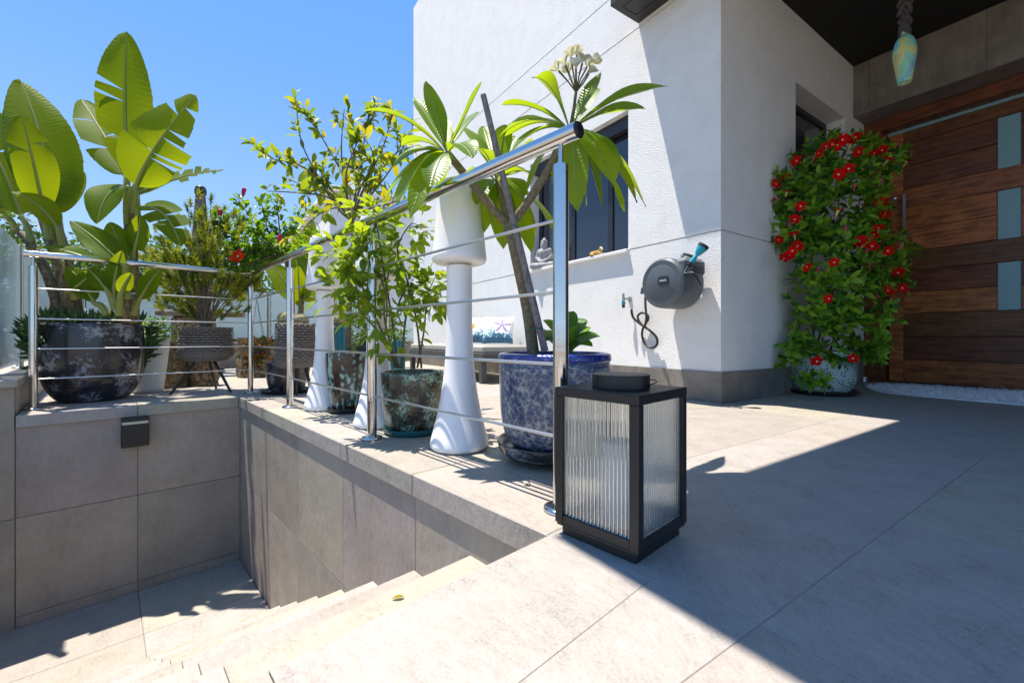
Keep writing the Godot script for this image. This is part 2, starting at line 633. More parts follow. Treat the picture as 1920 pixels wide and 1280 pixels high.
	leafy("mandevilla_a", lin(0.075, 0.19, 0.016), lin(0.20, 0.38, 0.012), few, 0.28)
	leafy("mandevilla_b", lin(0.17, 0.31, 0.022), lin(0.32, 0.50, 0.014), few, 0.3)
	leafy("mandevilla_c", lin(0.030, 0.085, 0.012), lin(0.06, 0.14, 0.012), few, 0.26)
	leafy("hibiscus_leaf", lin(0.045, 0.115, 0.016), lin(0.16, 0.30, 0.012))
	leafy("hibiscus_light", lin(0.10, 0.19, 0.018), lin(0.28, 0.42, 0.012))
	leafy("needle_leaf", lin(0.24, 0.26, 0.020), lin(0.40, 0.42, 0.012), null, 0.5)
	leafy("needle_dark", lin(0.07, 0.105, 0.018), lin(0.15, 0.20, 0.012), null, 0.5)
	leafy("succulent", lin(0.055, 0.11, 0.04), lin(0.04, 0.08, 0.02))
	leafy("glossy_leaf", lin(0.04, 0.12, 0.018), lin(0.18, 0.34, 0.015), some, 0.28)
	leafy("fresh_leaf", lin(0.10, 0.22, 0.02), lin(0.28, 0.46, 0.02), some, 0.35)
	leafy("hedge_a", lin(0.045, 0.088, 0.017), lin(0.09, 0.14, 0.012), null, 0.5)
	leafy("dark_spike", lin(0.03, 0.055, 0.03), lin(0.03, 0.06, 0.02))
	leafy("rust_leaf", lin(0.36, 0.12, 0.025), lin(0.22, 0.10, 0.02), null, 0.55)
	leafy("red_petal", lin(0.50, 0.004, 0.006), lin(0.24, 0.001, 0.002), null, 0.8).metallic_specular = 0.15
	leafy("orange_petal", lin(0.68, 0.022, 0.008), lin(0.4, 0.01, 0.004), null, 0.8).metallic_specular = 0.15
	leafy("pink_petal", lin(0.50, 0.03, 0.12), lin(0.30, 0.02, 0.07), null, 0.5)
	leafy("white_petal", lin(0.60, 0.59, 0.47), lin(0.4, 0.38, 0.24), null, 0.5)
	leafy("cream_throat", lin(0.66, 0.55, 0.25), lin(0.3, 0.24, 0.08), null, 0.5)
	leafy("violet_petal", lin(0.32, 0.20, 0.62), lin(0.2, 0.1, 0.4), null, 0.5)
	mat("stem", lin(0.10, 0.085, 0.04), 0.7)
	mat("twig", lin(0.22, 0.17, 0.13), 0.85)
	mat("green_stem", lin(0.10, 0.15, 0.03), 0.5)
	mat("cactus", lin(0.22, 0.20, 0.09), 0.8)
	# fabric, wicker, rope
	var k1 := noise(SX, 0.06, 512, 512, 512, 71, 3)
	textured("wicker", blend(512, [[k1, 0.9], [w3, 0.5]], ramp([[0.0, lin(0.06, 0.052, 0.047)], [0.5, lin(0.19, 0.165, 0.145)], [1.0, lin(0.38, 0.34, 0.30)]])), 0.75, 3.0)
	textured("rattan", blend(512, [[k1, 0.6], [w3, 0.6]], ramp([[0.0, lin(0.02, 0.02, 0.022)], [0.5, lin(0.06, 0.06, 0.062)], [1.0, lin(0.13, 0.13, 0.13)]])), 0.6, 4.0)
	mat("grey_cushion", lin(0.33, 0.32, 0.30), 0.9)
	mat("rope", lin(0.045, 0.036, 0.032), 0.95)
	mat("fur", lin(0.82, 0.82, 0.83), 0.9)
	M.fur.rim_enabled = true
	M.fur.rim = 0.4
	textured("parasol", blend(512, [[k1, 0.7]], ramp([[0.0, lin(0.10, 0.085, 0.09)], [1.0, lin(0.22, 0.195, 0.20)]])), 0.9, 2.0)
	textured("statue", blend(512, [[b2, 0.9], [b3, 0.5]], ramp([[0.0, lin(0.10, 0.10, 0.105)], [0.5, lin(0.30, 0.30, 0.31)], [1.0, lin(0.50, 0.50, 0.50)]])), 0.8, 5.0)
	mat("gold", lin(0.45, 0.26, 0.05), 0.4)
	mat("cream", lin(0.62, 0.58, 0.5), 0.5)
	mat("green_tie", lin(0.01, 0.15, 0.10), 0.5)
	textured("stake", blend(512, [[b1, 0.7], [b2, 0.5]], ramp([[0.0, lin(0.07, 0.062, 0.065)], [0.5, lin(0.19, 0.17, 0.175)], [1.0, lin(0.32, 0.30, 0.30)]])), 0.85, 3.0, true, T.bark_h, 0.2)
	textured("dry_earth", blend(512, [[b2, 0.8], [k1, 0.6]], ramp([[0.0, lin(0.14, 0.11, 0.07)], [1.0, lin(0.34, 0.28, 0.20)]])), 0.95, 0.4)


# ---------------------------------------------------------------- setting
func rect_uv(u0: float, u1: float, v0: float, v1: float) -> PackedVector2Array:
	var out := PackedVector2Array()
	for q in [[u0, v0], [u1, v0], [u1, v1], [u0, v1]]:
		var p := U(q[0], q[1])
		out.append(Vector2(p.x, p.z))
	return out


func rect_an(a0: float, a1: float, n0: float, n1: float) -> PackedVector2Array:
	var out := PackedVector2Array()
	for q in [[a0, n0], [a1, n0], [a1, n1], [a0, n1]]:
		var p := H(q[0], q[1])
		out.append(Vector2(p.x, p.z))
	return out


func build_ground() -> void:
	var g := thing("ground", "dry sandy ground around the terrace and houses", "ground", Vector3.ZERO, 0, "", "structure")
	part(g, "soil_sheet", boxed(Vector3(-160, -1.9, -200), Vector3(160, -1.6, 60)), M.dry_earth)
	# terrace: a bed of mortar with porcelain tiles on it
	var t := thing("terrace_floor", "large pale stone tiles paving the terrace and porch", "floor", Vector3.ZERO, 0, "", "structure")
	var bed := MB.new()
	for r in [[-5.0, 0.397, -5.0, 9.0], [0.397, 7.5, 1.0, 9.0], [4.03, 7.5, -0.376, 1.0]]:
		bed.prism(rect_uv(r[0], r[1], r[2], r[3]), -0.25, -0.0016, 0.0)
	part(t, "mortar_bed", bed, M.grout)
	var holes := [rect_uv(0.397, 0.648, -4, 0.735), rect_uv(0.648, 4.03, -4, 1.0), rect_uv(4.0, 9.0, -4, -0.376), rect_an(-0.02, 9, -9, 0.0), rect_an(-9, 9, -9, -3.0), rect_uv(7.5, 12, -5, 12)]
	for ia in range(-4, 15):
		for i_n in range(-6, 8):
			var a0 := -1.29 + ia * 0.62
			var n0 := 1.45 + i_n * 0.68
			var c := H(a0 + 0.31, n0 + 0.34)
			if -c.z < -0.25 or absf(c.x) > -c.z * 1.3 + 1.0 or c.length() > 9.0:
				continue
			var polys := [rect_an(a0 + 0.0008, a0 + 0.6192, n0 + 0.0008, n0 + 0.6792)]
			for h in holes:
				var next := []
				for p in polys:
					next.append_array(Geometry2D.clip_polygons(p, h))
				polys = next
			for p in polys:
				var area := 0.0
				for k in p.size():
					area += p[k].cross(p[(k + 1) % p.size()])
				if absf(area) < 0.006:
					continue
				var b := MB.new()
				b.prism(p, -0.012, 0.0, 0.0009)
				part(t, "tile", b, M.floor[rng.randi() % 6])


func build_stairs() -> void:
	var base := U(0.647, 0.0)
	var s := thing("staircase", "pale stone steps going down to the sunken landing", "stairs", base, YAW_STAIR, "", "structure")
	var cuts := [-1.0, -0.44, 0.16, 0.744]
	# the tiles along the top edge
	for k in 3:
		part(s, "tile", boxed(Vector3(cuts[k] + 0.001, -0.03, 0.0), Vector3((0.7345 if k == 2 else cuts[k + 1]) - 0.0005, 0.0, 0.2495), 0.0008), M.floor[k])
	for j in 8:
		var y0 := -0.16 * j
		var z1 := -0.3013 * j
		var low := -1.235 if j == 7 else y0 - 0.16
		for k in 3:
			var x0: float = cuts[(k + j) % 3] + 0.0006
			var x1: float = cuts[(k + j) % 3 + 1] - 0.0006
			part(s, "riser", boxed(Vector3(x0, low + 0.001, z1 + 0.004), Vector3(x1, y0 - 0.0305, z1 + 0.016), 0.0003), M.floor[(k * 2 + j) % 6])
			if j > 0:
				part(s, "tread", boxed(Vector3(x0, y0 - 0.03, z1), Vector3(x1, y0, z1 + 0.3), 0.0012), M.floor[(k + j * 2) % 6])
	var core := MB.new()
	for j in 8:
		core.box(Vector3(-1.0, -1.5, -0.3013 * j + 0.017), Vector3(0.743, -0.16 * j - 0.031, -0.3013 * j + 0.31 + (0.0 if j else -0.06)), 0.0)
	part(s, "core", core, M.grout)
	var l := thing("landing", "square stone tiles of the sunken landing, half in sun", "floor", U(2.745, 0.0, -1.235), YAW_STAIR, "", "structure")
	part(l, "mortar_bed", boxed(Vector3(-1.05, -0.3, -1.04), Vector3(0.744, -0.012, 0.06)), M.grout)
	var zs := [0.012, -0.46, -1.034]
	for i in 2:
		for k in 3:
			part(l, "tile", boxed(Vector3(cuts[k] + 0.0012, -0.012, zs[i + 1] + 0.0012), Vector3(cuts[k + 1] - 0.0012, 0.0, zs[i] - 0.0012), 0.0016), M.floor[(i * 3 + k) % 6])
	# right-hand wall of the stair with its coping
	var w := thing("stair_side_wall", "sunlit tiled wall beside the steps with pale coping under the railing", "wall", U(0.6, 0.757), YAW_STAIR)
	part(w, "core", boxed(Vector3(0.0, -1.55, -3.43), Vector3(0.2, -0.073, -0.06)), M.grout)
	var us := [0.662, 1.245, 1.84, 2.43, 3.02, 3.61, 3.778]
	for k in us.size() - 1:
		for r in [[-0.62, -0.0735], [-1.235, -0.623]]:
			if r[0] < -1.0 and us[k + 1] < 1.5:
				continue
			part(w, "tile", boxed(Vector3(-0.0125, r[0], -(us[k + 1] - 0.6) + 0.0012), Vector3(-0.001, r[1], -(us[k] - 0.6) - 0.0012), 0.0012), M.cladding[(k * 3 + (1 if r[0] < -1.0 else 0)) % 5])
	us = [0.649, 1.245, 1.84, 2.43, 3.02, 3.76]
	for k in us.size() - 1:
		part(w, "coping_slab", boxed(Vector3(-0.024, -0.072, -(us[k + 1] - 0.6) + 0.001), Vector3(0.242, 0.0, -(us[k] - 0.6) - 0.001), 0.0035), M.floor[k])
	# far wall
	var f := thing("stair_end_wall", "shaded tiled wall at the end of the sunken landing", "wall", U(3.79, 0.0), YAW_STAIR)
	part(f, "core", boxed(Vector3(-1.1, -1.55, -0.22), Vector3(0.95, -0.073, 0.0)), M.grout)
	var vs := [-1.0, -0.376, 0.159, 0.744]
	for k in 3:
		for r in [[-0.594, -0.0735], [-1.170, -0.597], [-1.235, -1.173]]:
			part(f, "tile", boxed(Vector3(vs[k] + 0.0014, r[0], 0.001), Vector3(vs[k + 1] - 0.0014, r[1], 0.0125), 0.0012), M.cladding[(k * 2 + int(-r[0] * 3)) % 5])
	vs = [-0.374, 0.159, 0.733, 0.998]
	for k in 3:
		part(f, "coping_slab", boxed(Vector3(vs[k] + 0.001, -0.072, -0.24), Vector3(vs[k + 1] - 0.001, 0.0, 0.03), 0.0035), M.floor[(k + 2) % 6])
	# the wall closing the stair on the other side, out of the picture
	var q := thing("stair_near_wall", "tiled wall along the open side of the steps", "wall", U(0.6, -1.0), YAW_STAIR)
	part(q, "core", boxed(Vector3(-0.2, -1.55, -3.43), Vector3(-0.012, -0.08, 0.0)), M.grout)
	for k in 5:
		part(q, "tile", boxed(Vector3(-0.012, -1.235, -0.6 * k - 0.639), Vector3(-0.001, -0.08, -0.6 * k - 0.041), 0.0012), M.cladding[k])
	# parapets with frosted glass
	var p := thing("side_parapet", "low tiled parapet with pale coping left of the black planter", "wall", U(3.79, -0.376), YAW_STAIR)
	part(p, "core", boxed(Vector3(-0.24, -1.5, -3.9), Vector3(-0.013, 0.165, 0.0)), M.grout)
	for k in 6:
		part(p, "tile", boxed(Vector3(-0.0125, 0.001, -0.62 * (k + 1) - 0.03), Vector3(-0.001, 0.164, -0.62 * k - 0.0322), 0.0012), M.cladding[k % 5])
	for r in [[-0.594, 0.164], [-1.235, -0.597]]:
		part(p, "tile", boxed(Vector3(-0.6, r[0], 0.0135), Vector3(-0.0025, r[1], 0.024), 0.0012), M.cladding[2 if r[0] < -1 else 4])
	for k in 4:
		part(p, "coping_slab", boxed(Vector3(-0.26, 0.165, -1.0 * (k + 1) + 0.051), Vector3(0.012, 0.208, -1.0 * k + 0.05), 0.003), M.floor[k])
	var r := thing("rear_parapet", "low parapet at the far edge of the terrace under the glass", "wall", U(7.5, -0.4), YAW_STAIR)
	part(r, "core", boxed(Vector3(-0.25, -1.5, -0.25), Vector3(6.2, 0.35, 0.0)), M.darkstone)
	for k in 6:
		part(r, "coping_slab", boxed(Vector3(k * 1.05 - 0.2, 0.351, -0.27), Vector3(k * 1.05 + 0.848, 0.39, 0.02), 0.003), M.floor[k])
	glass_fence("glass_balustrade", "frosted glass balustrade on the side parapet by the leaning banana stems", U(3.87, -0.49, 0.208), YAW_STAIR, Vector3(0, 0, -1), 0.97, [0.05, 1.3, 2.5, 3.55])
	glass_fence("glass_balustrade", "frosted glass balustrade along the far edge of the terrace", U(7.62, -0.3, 0.39), YAW_STAIR, Vector3(1, 0, 0), 0.78, [0.1, 1.15, 2.2, 3.25, 4.3, 5.4])


func glass_fence(called: String, label: String, at: Vector3, turn: float, along: Vector3, high: float, posts: Array) -> void:
	var g := thing(called, label, "balustrade", at, turn, "frosted glass balustrades")
	for k in posts.size():
		var c: Vector3 = along * posts[k]
		var p := MB.new()
		p.tube([c, c + Vector3(0, high, 0)], 0.021, 12)
		part(g, "post", p, M.brushed)
		var fl := MB.new()
		fl.lathe([Vector2(0, 0.001), Vector2(0.045, 0.001), Vector2(0.045, 0.009), Vector2(0.02, 0.013)], 16, c)
		part(g, "foot_plate", fl, M.brushed)
		if k < posts.size() - 1:
			var c2: Vector3 = along * posts[k + 1]
			var t := along * 0.03
			var side := Vector3(absf(along.z), 0, absf(along.x)) * 0.005
			var lo := (c + t - side) + Vector3(0, 0.04, 0)
			var hi := (c2 - t + side) + Vector3(0, high - 0.005, 0)
			part(g, "glass_panel", boxed(lo.min(hi), lo.max(hi), 0.001), M.frosted)


func hbox(b0: float, b1: float, y0: float, y1: float, a0: float, a1: float, c := 0.0) -> MB:
	# in the house's own axes: b into the porch, a along the long white wall
	return boxed(Vector3(b0, y0, -a1), Vector3(b1, y1, -a0), c)


func build_house() -> void:
	var h := thing("white_house", "white stucco house with black-ceilinged porch and dark windows", "house", K, YAW_HOUSE)
	# long wall, in bands parted by grooves
	var top := 6.26
	var wa := MB.new()
	wa.box(Vector3(0.014, 0.0, -5.73), Vector3(0.3, 1.19, -0.014))
	wa.box(Vector3(0.014, 1.19, -0.81), Vector3(0.3, 2.375, -0.014))
	wa.box(Vector3(0.014, 1.19, -5.73), Vector3(0.3, 2.375, -2.2))
	wa.box(Vector3(0.014, 2.375, -5.73), Vector3(0.3, top - 0.02, -0.014))
	part(h, "wall_core", wa, M.stucco)
	part(h, "wall_band", hbox(0.0, 0.3, 0.212, 1.184, 0.0, 5.74), M.stucco)
	var band := MB.new()
	band.box(Vector3(0.0, 1.196, -0.81), Vector3(0.3, 2.994, 0.0))
	band.box(Vector3(0.0, 2.375, -2.2), Vector3(0.3, 2.994, -0.81))
	band.box(Vector3(0.0, 1.196, -5.74), Vector3(0.3, 2.994, -2.2))
	part(h, "wall_band", band, M.stucco)
	part(h, "wall_band", hbox(0.0, 0.3, 3.006, 3.436, 0.0, 5.74), M.stucco)
	part(h, "wall_band", hbox(0.0, 0.3, 3.448, top, 0.0, 5.74), M.stucco)
	# wall along the porch, with a deep window
	part(h, "wall_band", hbox(0.3, 2.66, 0.212, 1.184, 0.0, 0.3), M.stucco)
	var pb := MB.new()
	pb.box(Vector3(0.3, 1.196, -0.3), Vector3(1.12, 3.20, 0.0))
	pb.box(Vector3(1.12, 2.58, -0.3), Vector3(2.17, 3.20, 0.0))
	pb.box(Vector3(2.17, 1.196, -0.3), Vector3(2.66, 3.20, 0.0))
	part(h, "wall_band", pb, M.stucco)
	part(h, "wall_core", hbox(0.3, 2.66, 0.0, 1.196, 0.014, 0.29), M.stucco)
	# plinth
	for k in 8:
		part(h, "plinth_tile", hbox(-0.012, -0.0005, 0.0, 0.214, -0.012 if k == 0 else k * 0.72 + 0.001, (k + 1) * 0.72 - 0.001, 0.0012), M.darkstone)
	for k in 4:
		part(h, "plinth_tile", hbox(k * 0.66 + (0.0 if k == 0 else 0.001), (k + 1) * 0.66 - 0.001, 0.0, 0.214, -0.012, -0.0005, 0.0012), M.darkstone)
	# far end, back and roof, so that no daylight gets in
	part(h, "end_wall", hbox(0.3, 7.0, -0.2, top, 5.44, 5.74), M.stucco)
	part(h, "back_wall", hbox(7.0, 7.3, -0.2, top, -5.5, 5.74), M.stucco)
	part(h, "roof", hbox(-0.0, 7.3, top, top + 0.12, -5.5, 5.74), M.stucco)
	part(h, "upper_front", hbox(0.0, 0.3, 3.22, top - 0.001, -5.5, -0.001), M.stucco)
	part(h, "porch_side_wall", hbox(0.3, 7.0, -0.01, 3.149, -4.5, -4.2), M.stucco)
	part(h, "upper_side_wall", hbox(0.3, 7.0, 3.22, top - 0.001, -5.5, -5.2), M.stucco)
	# porch ceiling, fascia and canopy
	part(h, "porch_ceiling", hbox(0.301, 7.0, 3.149, 3.219, -5.5, -0.001), M.black_paint)
	part(h, "fascia", hbox(-0.33, -0.001, 3.03, 3.34, -5.5, 0.705, 0.004), M.fascia)
	var strip := MB.new()
	strip.box(Vector3(-0.245, 3.0265, -0.66), Vector3(-0.235, 3.0302, 0.6))
	strip.box(Vector3(-0.095, 3.0265, -0.66), Vector3(-0.085, 3.0302, 0.6))
	strip.box(Vector3(-0.235, 3.0265, -0.66), Vector3(-0.095, 3.0302, -0.65))
	part(h, "fascia_trim", strip, M.black_metal)
	part(h, "canopy", hbox(-2.75, -0.331, 3.05, 3.25, -1.8, -0.16, 0.004), M.fascia)
	# lintel and door surround
	var ls := [-4.199, -1.9, -0.9, -0.13, -0.001]
	for k in 4:
		part(h, "lintel_panel", hbox(2.37, 2.66, 2.645, 3.1485, ls[k] + 0.001, ls[k + 1] - 0.001, 0.0015), M.darkstone)
	var jamb := part(h, "door_frame", hbox(2.661, 2.86, 0.0, 2.528, -0.15, 0.1, 0.003), M.boards[1])
	part(jamb, "head", hbox(2.661, 2.86, 2.528, 2.646, -4.199, 0.1, 0.003), M.boards[1])
	part(jamb, "transom_glass", hbox(2.80, 2.81, 2.50, 2.528, -4.199, -0.155), M.door_glass)
	part(h, "door_wall", hbox(2.90, 3.1, -0.01, 3.1, -4.199, 0.3), M.black_paint)
	var d := thing("front_door", "wide door of dark red-brown boards with three frosted panes", "door", H(-0.165, -2.80), YAW_HOUSE)
	var door := func(b0: float, b1: float, y0: float, y1: float, a0: float, a1: float, c := 0.003) -> MB:
		return boxed(Vector3(b0, y0, a0), Vector3(b1, y1, a1), c)
	part(d, "stile", door.call(0.0, 0.06, 0.012, 2.50, 0.0, 0.112), M.boards[2])
	var ys := [0.012, 0.235, 0.46, 0.69, 0.90, 1.11, 1.31, 1.525, 1.74, 1.93, 2.155, 2.38, 2.50]
	for k in 12:
		var panes := [[0.69, 1.11], [1.31, 1.74], [1.93, 2.38]]
		var cut := false
		for p in panes:
			if ys[k] < p[1] - 0.02 and ys[k + 1] > p[0] + 0.02:
				cut = true
		var m: Material = M.boards[[3, 4, 0, 5, 1, 0, 2, 5, 3, 1, 4, 0][k]]
		if cut:
			part(d, "board", door.call(0.004, 0.05, ys[k] + 0.0015, ys[k + 1] - 0.0015, 0.1135, 0.735), m)
			part(d, "board", door.call(0.004, 0.05, ys[k] + 0.0015, ys[k + 1] - 0.0015, 0.875, 4.0), m)
		else:
			part(d, "board", door.call(0.004, 0.05, ys[k] + 0.0015, ys[k + 1] - 0.0015, 0.1135, 4.0), m)
	for p in [[0.69, 1.11], [1.31, 1.74], [1.93, 2.38]]:
		part(d, "pane", door.call(0.02, 0.03, p[0] + 0.002, p[1] - 0.002, 0.737, 0.873, 0.001), M.door_glass)
	var hd := part(d, "handle", door.call(-0.06, -0.04, 1.40, 1.87, 0.118, 0.143, 0.003), M.brushed)
	part(hd, "bracket", door.call(-0.041, 0.003, 1.83, 1.855, 0.12, 0.14, 0.002), M.brushed)
	part(hd, "bracket", door.call(-0.041, 0.003, 1.415, 1.44, 0.12, 0.14, 0.002), M.brushed)
	var lock := MB.new()
	lock.lathe([Vector2(0, 0.014), Vector2(0.016, 0.014), Vector2(0.026, 0.008), Vector2(0.028, 0.0)], 20)
	part(d, "lock_rose", lock, M.brushed, Transform3D(Basis(Vector3(0, 0, 1), PI / 2), Vector3(-0.0005, 1.86, 0.04)))
	# windows
	window(h, Vector3(0.12, 1.19, -2.2), Vector3(0.17, 2.375, -0.81), [-1.64, -1.13])
	window(h, Vector3(1.12, 1.19, -0.2), Vector3(2.17, 2.58, -0.155), [])
	part(h, "window_sill", hbox(-0.036, 0.13, 1.168, 1.196, 0.80, 2.21, 0.004), M.stucco)
	part(h, "window_sill", hbox(1.115, 2.175, 1.17, 1.199, 0.0, 0.16, 0.003), M.stucco)
	part(h, "shutter_box", hbox(0.06, 0.125, 2.26, 2.374, 0.812, 2.198, 0.003), M.window_frame)


func window(h: Node3D, lo: Vector3, hi: Vector3, bars: Array) -> void:
	var across := 2 if hi.z - lo.z > hi.x - lo.x else 0
	var thin := 0 if across == 2 else 2
	var w := 0.05
	var ring := MB.new()
	var e := Vector3.ZERO
	e[across] = 1.0
	ring.box(lo, Vector3(hi.x, lo.y + w, hi.z), 0.002)
	ring.box(Vector3(lo.x, hi.y - w, lo.z), hi, 0.002)
	for s in 2:
		var a := lo + Vector3(0, w, 0)
		var b := hi - Vector3(0, w, 0)
		if s == 0:
			b[across] = lo[across] + w
		else:
			a[across] = hi[across] - w
		ring.box(a, b, 0.002)
	var f := part(h, "window", ring, M.window_frame)
	var cuts := [lo[across] + w]
	for q in bars:
		var a := lo + Vector3(0, w, 0)
		var b := hi - Vector3(0, w, 0)
		a[across] = q - 0.03
		b[across] = q + 0.03
		a[thin] += 0.004
		b[thin] += 0.004
		part(f, "mullion", boxed(a, b, 0.002), M.window_frame)
		cuts.append(q - 0.03)
		cuts.append(q + 0.03)
	cuts.append(hi[across] - w)
	for k in range(0, cuts.size(), 2):
		var a := lo + Vector3(0, w, 0)
		var b := hi - Vector3(0, w, 0)
		a[across] = cuts[k]
		b[across] = cuts[k + 1]
		a[thin] += 0.018
		b[thin] = a[thin] + 0.008
		part(f, "pane", boxed(a, b), M.window_glass)


func build_far_house() -> void:
	var base := Vector3(-3.2, -1.6, -13.0)
	var h := thing("neighbour_house", "lower white house with a chimney behind the lemon tree", "house", base, YAW_HOUSE)
	part(h, "wall", boxed(Vector3(-2.2, 0, -6), Vector3(7, 6.1, 0), 0.0), M.stucco)
	var r := part(h, "roof", boxed(Vector3(-2.3, 6.1, -6.1), Vector3(7.1, 6.25, 0.1), 0.01), M.stucco)
	part(r, "chimney", boxed(Vector3(-1.6, 6.25, -1.2), Vector3(-1.15, 7.1, -0.7), 0.01), M.stucco)
	part(r, "chimney_cap", boxed(Vector3(-1.62, 7.1, -1.22), Vector3(-1.13, 7.38, -0.68), 0.02), M.black_metal)
	for k in 2:
		var f := part(h, "window", boxed(Vector3(1.2 + k * 2.4, 3.4, -0.02), Vector3(2.3 + k * 2.4, 4.9, 0.03), 0.005), M.window_frame)
		part(f, "pane", boxed(Vector3(1.26 + k * 2.4, 3.46, 0.0305), Vector3(2.24 + k * 2.4, 4.84, 0.04)), M.window_glass)


func build_railing() -> void:
	var r := thing("cable_railing", "stainless steel railing with thin horizontal rods round the stair opening", "railing", U(0, 0.863), YAW_STAIR)
	var uc := 4.005
	var left := -0.863 - 0.345
	var spots := [Vector3(0, 0, -0.72), Vector3(0, 0, -1.81), Vector3(0, 0, -2.98), Vector3(0, 0, -uc), Vector3(-0.863 - 0.325, 0, -uc)]
	var post := MB.new()
	post.tube([Vector3(0, 0.004, 0), Vector3(0, 0.9, 0)], 0.0205, 24)
	var pm := post.mesh()
	var stem := MB.new()
	stem.tube([Vector3(0, 0.9, 0), Vector3(0, 0.953, 0)], 0.0065, 10)
	var sm := stem.mesh()
	var flange := lathed([Vector2(0, 0.0), Vector2(0.044, 0.0), Vector2(0.046, 0.004), Vector2(0.044, 0.010), Vector2(0.034, 0.014), Vector2(0.021, 0.016)], 28)
	var fm := flange.mesh()
	for s in spots:
		var p := part(r, "post", pm, M.steel, moved(s))
		part(p, "stem", sm, M.steel)
		part(p, "flange", fm, M.steel)
	for k in 4:
		var y := 0.19 * (k + 1)
		part(r, "rod", tubed([Vector3(0, y, -0.70), Vector3(0, y, -uc)], 0.0048, 8), M.rod_steel)
		part(r, "rod", tubed([Vector3(0, y, -uc), Vector3(left, y, -uc)], 0.0048, 8), M.rod_steel)
	part(r, "handrail", tubed([Vector3(0, 0.973, -0.662), Vector3(0, 0.973, -uc + 0.0)], 0.0215, 24), M.steel)
	part(r, "handrail", tubed([Vector3(0.0, 0.973, -uc), Vector3(left - 0.02, 0.973, -uc)], 0.0213, 24), M.steel)
	var cap := lathed([Vector2(0, 0.0), Vector2(0.0195, 0.0), Vector2(0.0205, -0.004), Vector2(0.0205, -0.012)], 24)
	part(r, "end_cap", cap, M.black_cap, Transform3D(Basis(Vector3(1, 0, 0), PI / 2), Vector3(0, 0.973, -0.659)))


# ---------------------------------------------------------------- bodies from joints: tapered capsules joined with a smooth minimum, meshed as surface nets
func sdf_body(bones: Array, cell: float, soft: float, squash := Vector3.ONE) -> MB:
	# bones: [from, to, radius at from, radius at to]
	var lo := Vector3.ONE * 1e9
	var hi := -lo
	for b in bones:
		for k in 2:
			lo = lo.min((b[k] as Vector3) - Vector3.ONE * (b[2 + k] + cell * 2))
			hi = hi.max((b[k] as Vector3) + Vector3.ONE * (b[2 + k] + cell * 2))
	var nn := Vector3i((hi - lo) / cell) + Vector3i.ONE * 2
	var f := PackedFloat32Array()
	f.resize(nn.x * nn.y * nn.z)
	f.fill(1e3)
	var id := func(x: int, y: int, z: int) -> int: return (x * nn.y + y) * nn.z + z
	for b in bones:
		var a: Vector3 = b[0]
		var ab: Vector3 = (b[1] as Vector3) - a
		var l2 := maxf(ab.length_squared(), 1e-9)
		var reach := maxf(b[2], b[3]) + soft * 2 + cell * 2
		var c0 := Vector3i((a.min(b[1]) - Vector3.ONE * reach - lo) / cell).clamp(Vector3i.ZERO, nn - Vector3i.ONE)
		var c1 := Vector3i((a.max(b[1]) + Vector3.ONE * reach - lo) / cell + Vector3.ONE).clamp(Vector3i.ZERO, nn - Vector3i.ONE)
		for x in range(c0.x, c1.x + 1):
			for y in range(c0.y, c1.y + 1):
				for z in range(c0.z, c1.z + 1):
					var p := lo + Vector3(x, y, z) * cell
					var t := clampf((p - a).dot(ab) / l2, 0, 1)
					var d := p.distance_to(a + ab * t) - lerpf(b[2], b[3], t)
					var q: int = id.call(x, y, z)
					var hh := maxf(soft - absf(f[q] - d), 0.0) / soft
					f[q] = minf(f[q], d) - hh * hh * soft * 0.25
	var o := MB.new()
	var at := {}
	var corner := [Vector3i(0, 0, 0), Vector3i(1, 0, 0), Vector3i(0, 1, 0), Vector3i(1, 1, 0), Vector3i(0, 0, 1), Vector3i(1, 0, 1), Vector3i(0, 1, 1), Vector3i(1, 1, 1)]
	for x in nn.x - 1:
		for y in nn.y - 1:
			for z in nn.z - 1:
				var neg := 0
				var vals := []
				for c in corner:
					var val := f[id.call(x + c.x, y + c.y, z + c.z)]
					vals.append(val)
					neg += 1 if val < 0 else 0
				if neg == 0 or neg == 8:
					continue
				var sum := Vector3.ZERO
				var cnt := 0
				for i in 8:
					for j in [1, 2, 4]:
						if i & j or (vals[i] < 0) == (vals[i | j] < 0):
							continue
						var t: float = vals[i] / (vals[i] - vals[i | j])
						sum += Vector3(corner[i]).lerp(Vector3(corner[i | j]), t)
						cnt += 1
				at[Vector3i(x, y, z)] = o.v.size()
				var g := Vector3(vals[1] - vals[0] + vals[7] - vals[6], vals[2] - vals[0] + vals[7] - vals[5], vals[4] - vals[0] + vals[7] - vals[3])
				o.v.append((lo + (Vector3(x, y, z) + sum / cnt) * cell) * squash)
				o.n.append((g / squash).normalized())
				o.t.append(Vector2(x, y) * cell)
	for key in at:
		for ax in 3:
			var e := Vector3i.ZERO
			e[ax] = 1
			var v0 := f[id.call(key.x, key.y, key.z)]
			var v1 := f[id.call(key.x + e.x, key.y + e.y, key.z + e.z)]
			if (v0 < 0) == (v1 < 0):
				continue
			var d1 := Vector3i.ZERO
			var d2 := Vector3i.ZERO
			d1[(ax + 1) % 3] = 1
			d2[(ax + 2) % 3] = 1
			if not (at.has(key - d1) and at.has(key - d2) and at.has(key - d1 - d2)):
				continue
			var q := [at[key], at[key - d1], at[key - d1 - d2], at[key - d2]]
			if v0 >= 0:
				q.reverse()
			o.i.append_array([q[0], q[2], q[1], q[0], q[3], q[2]])
	return o


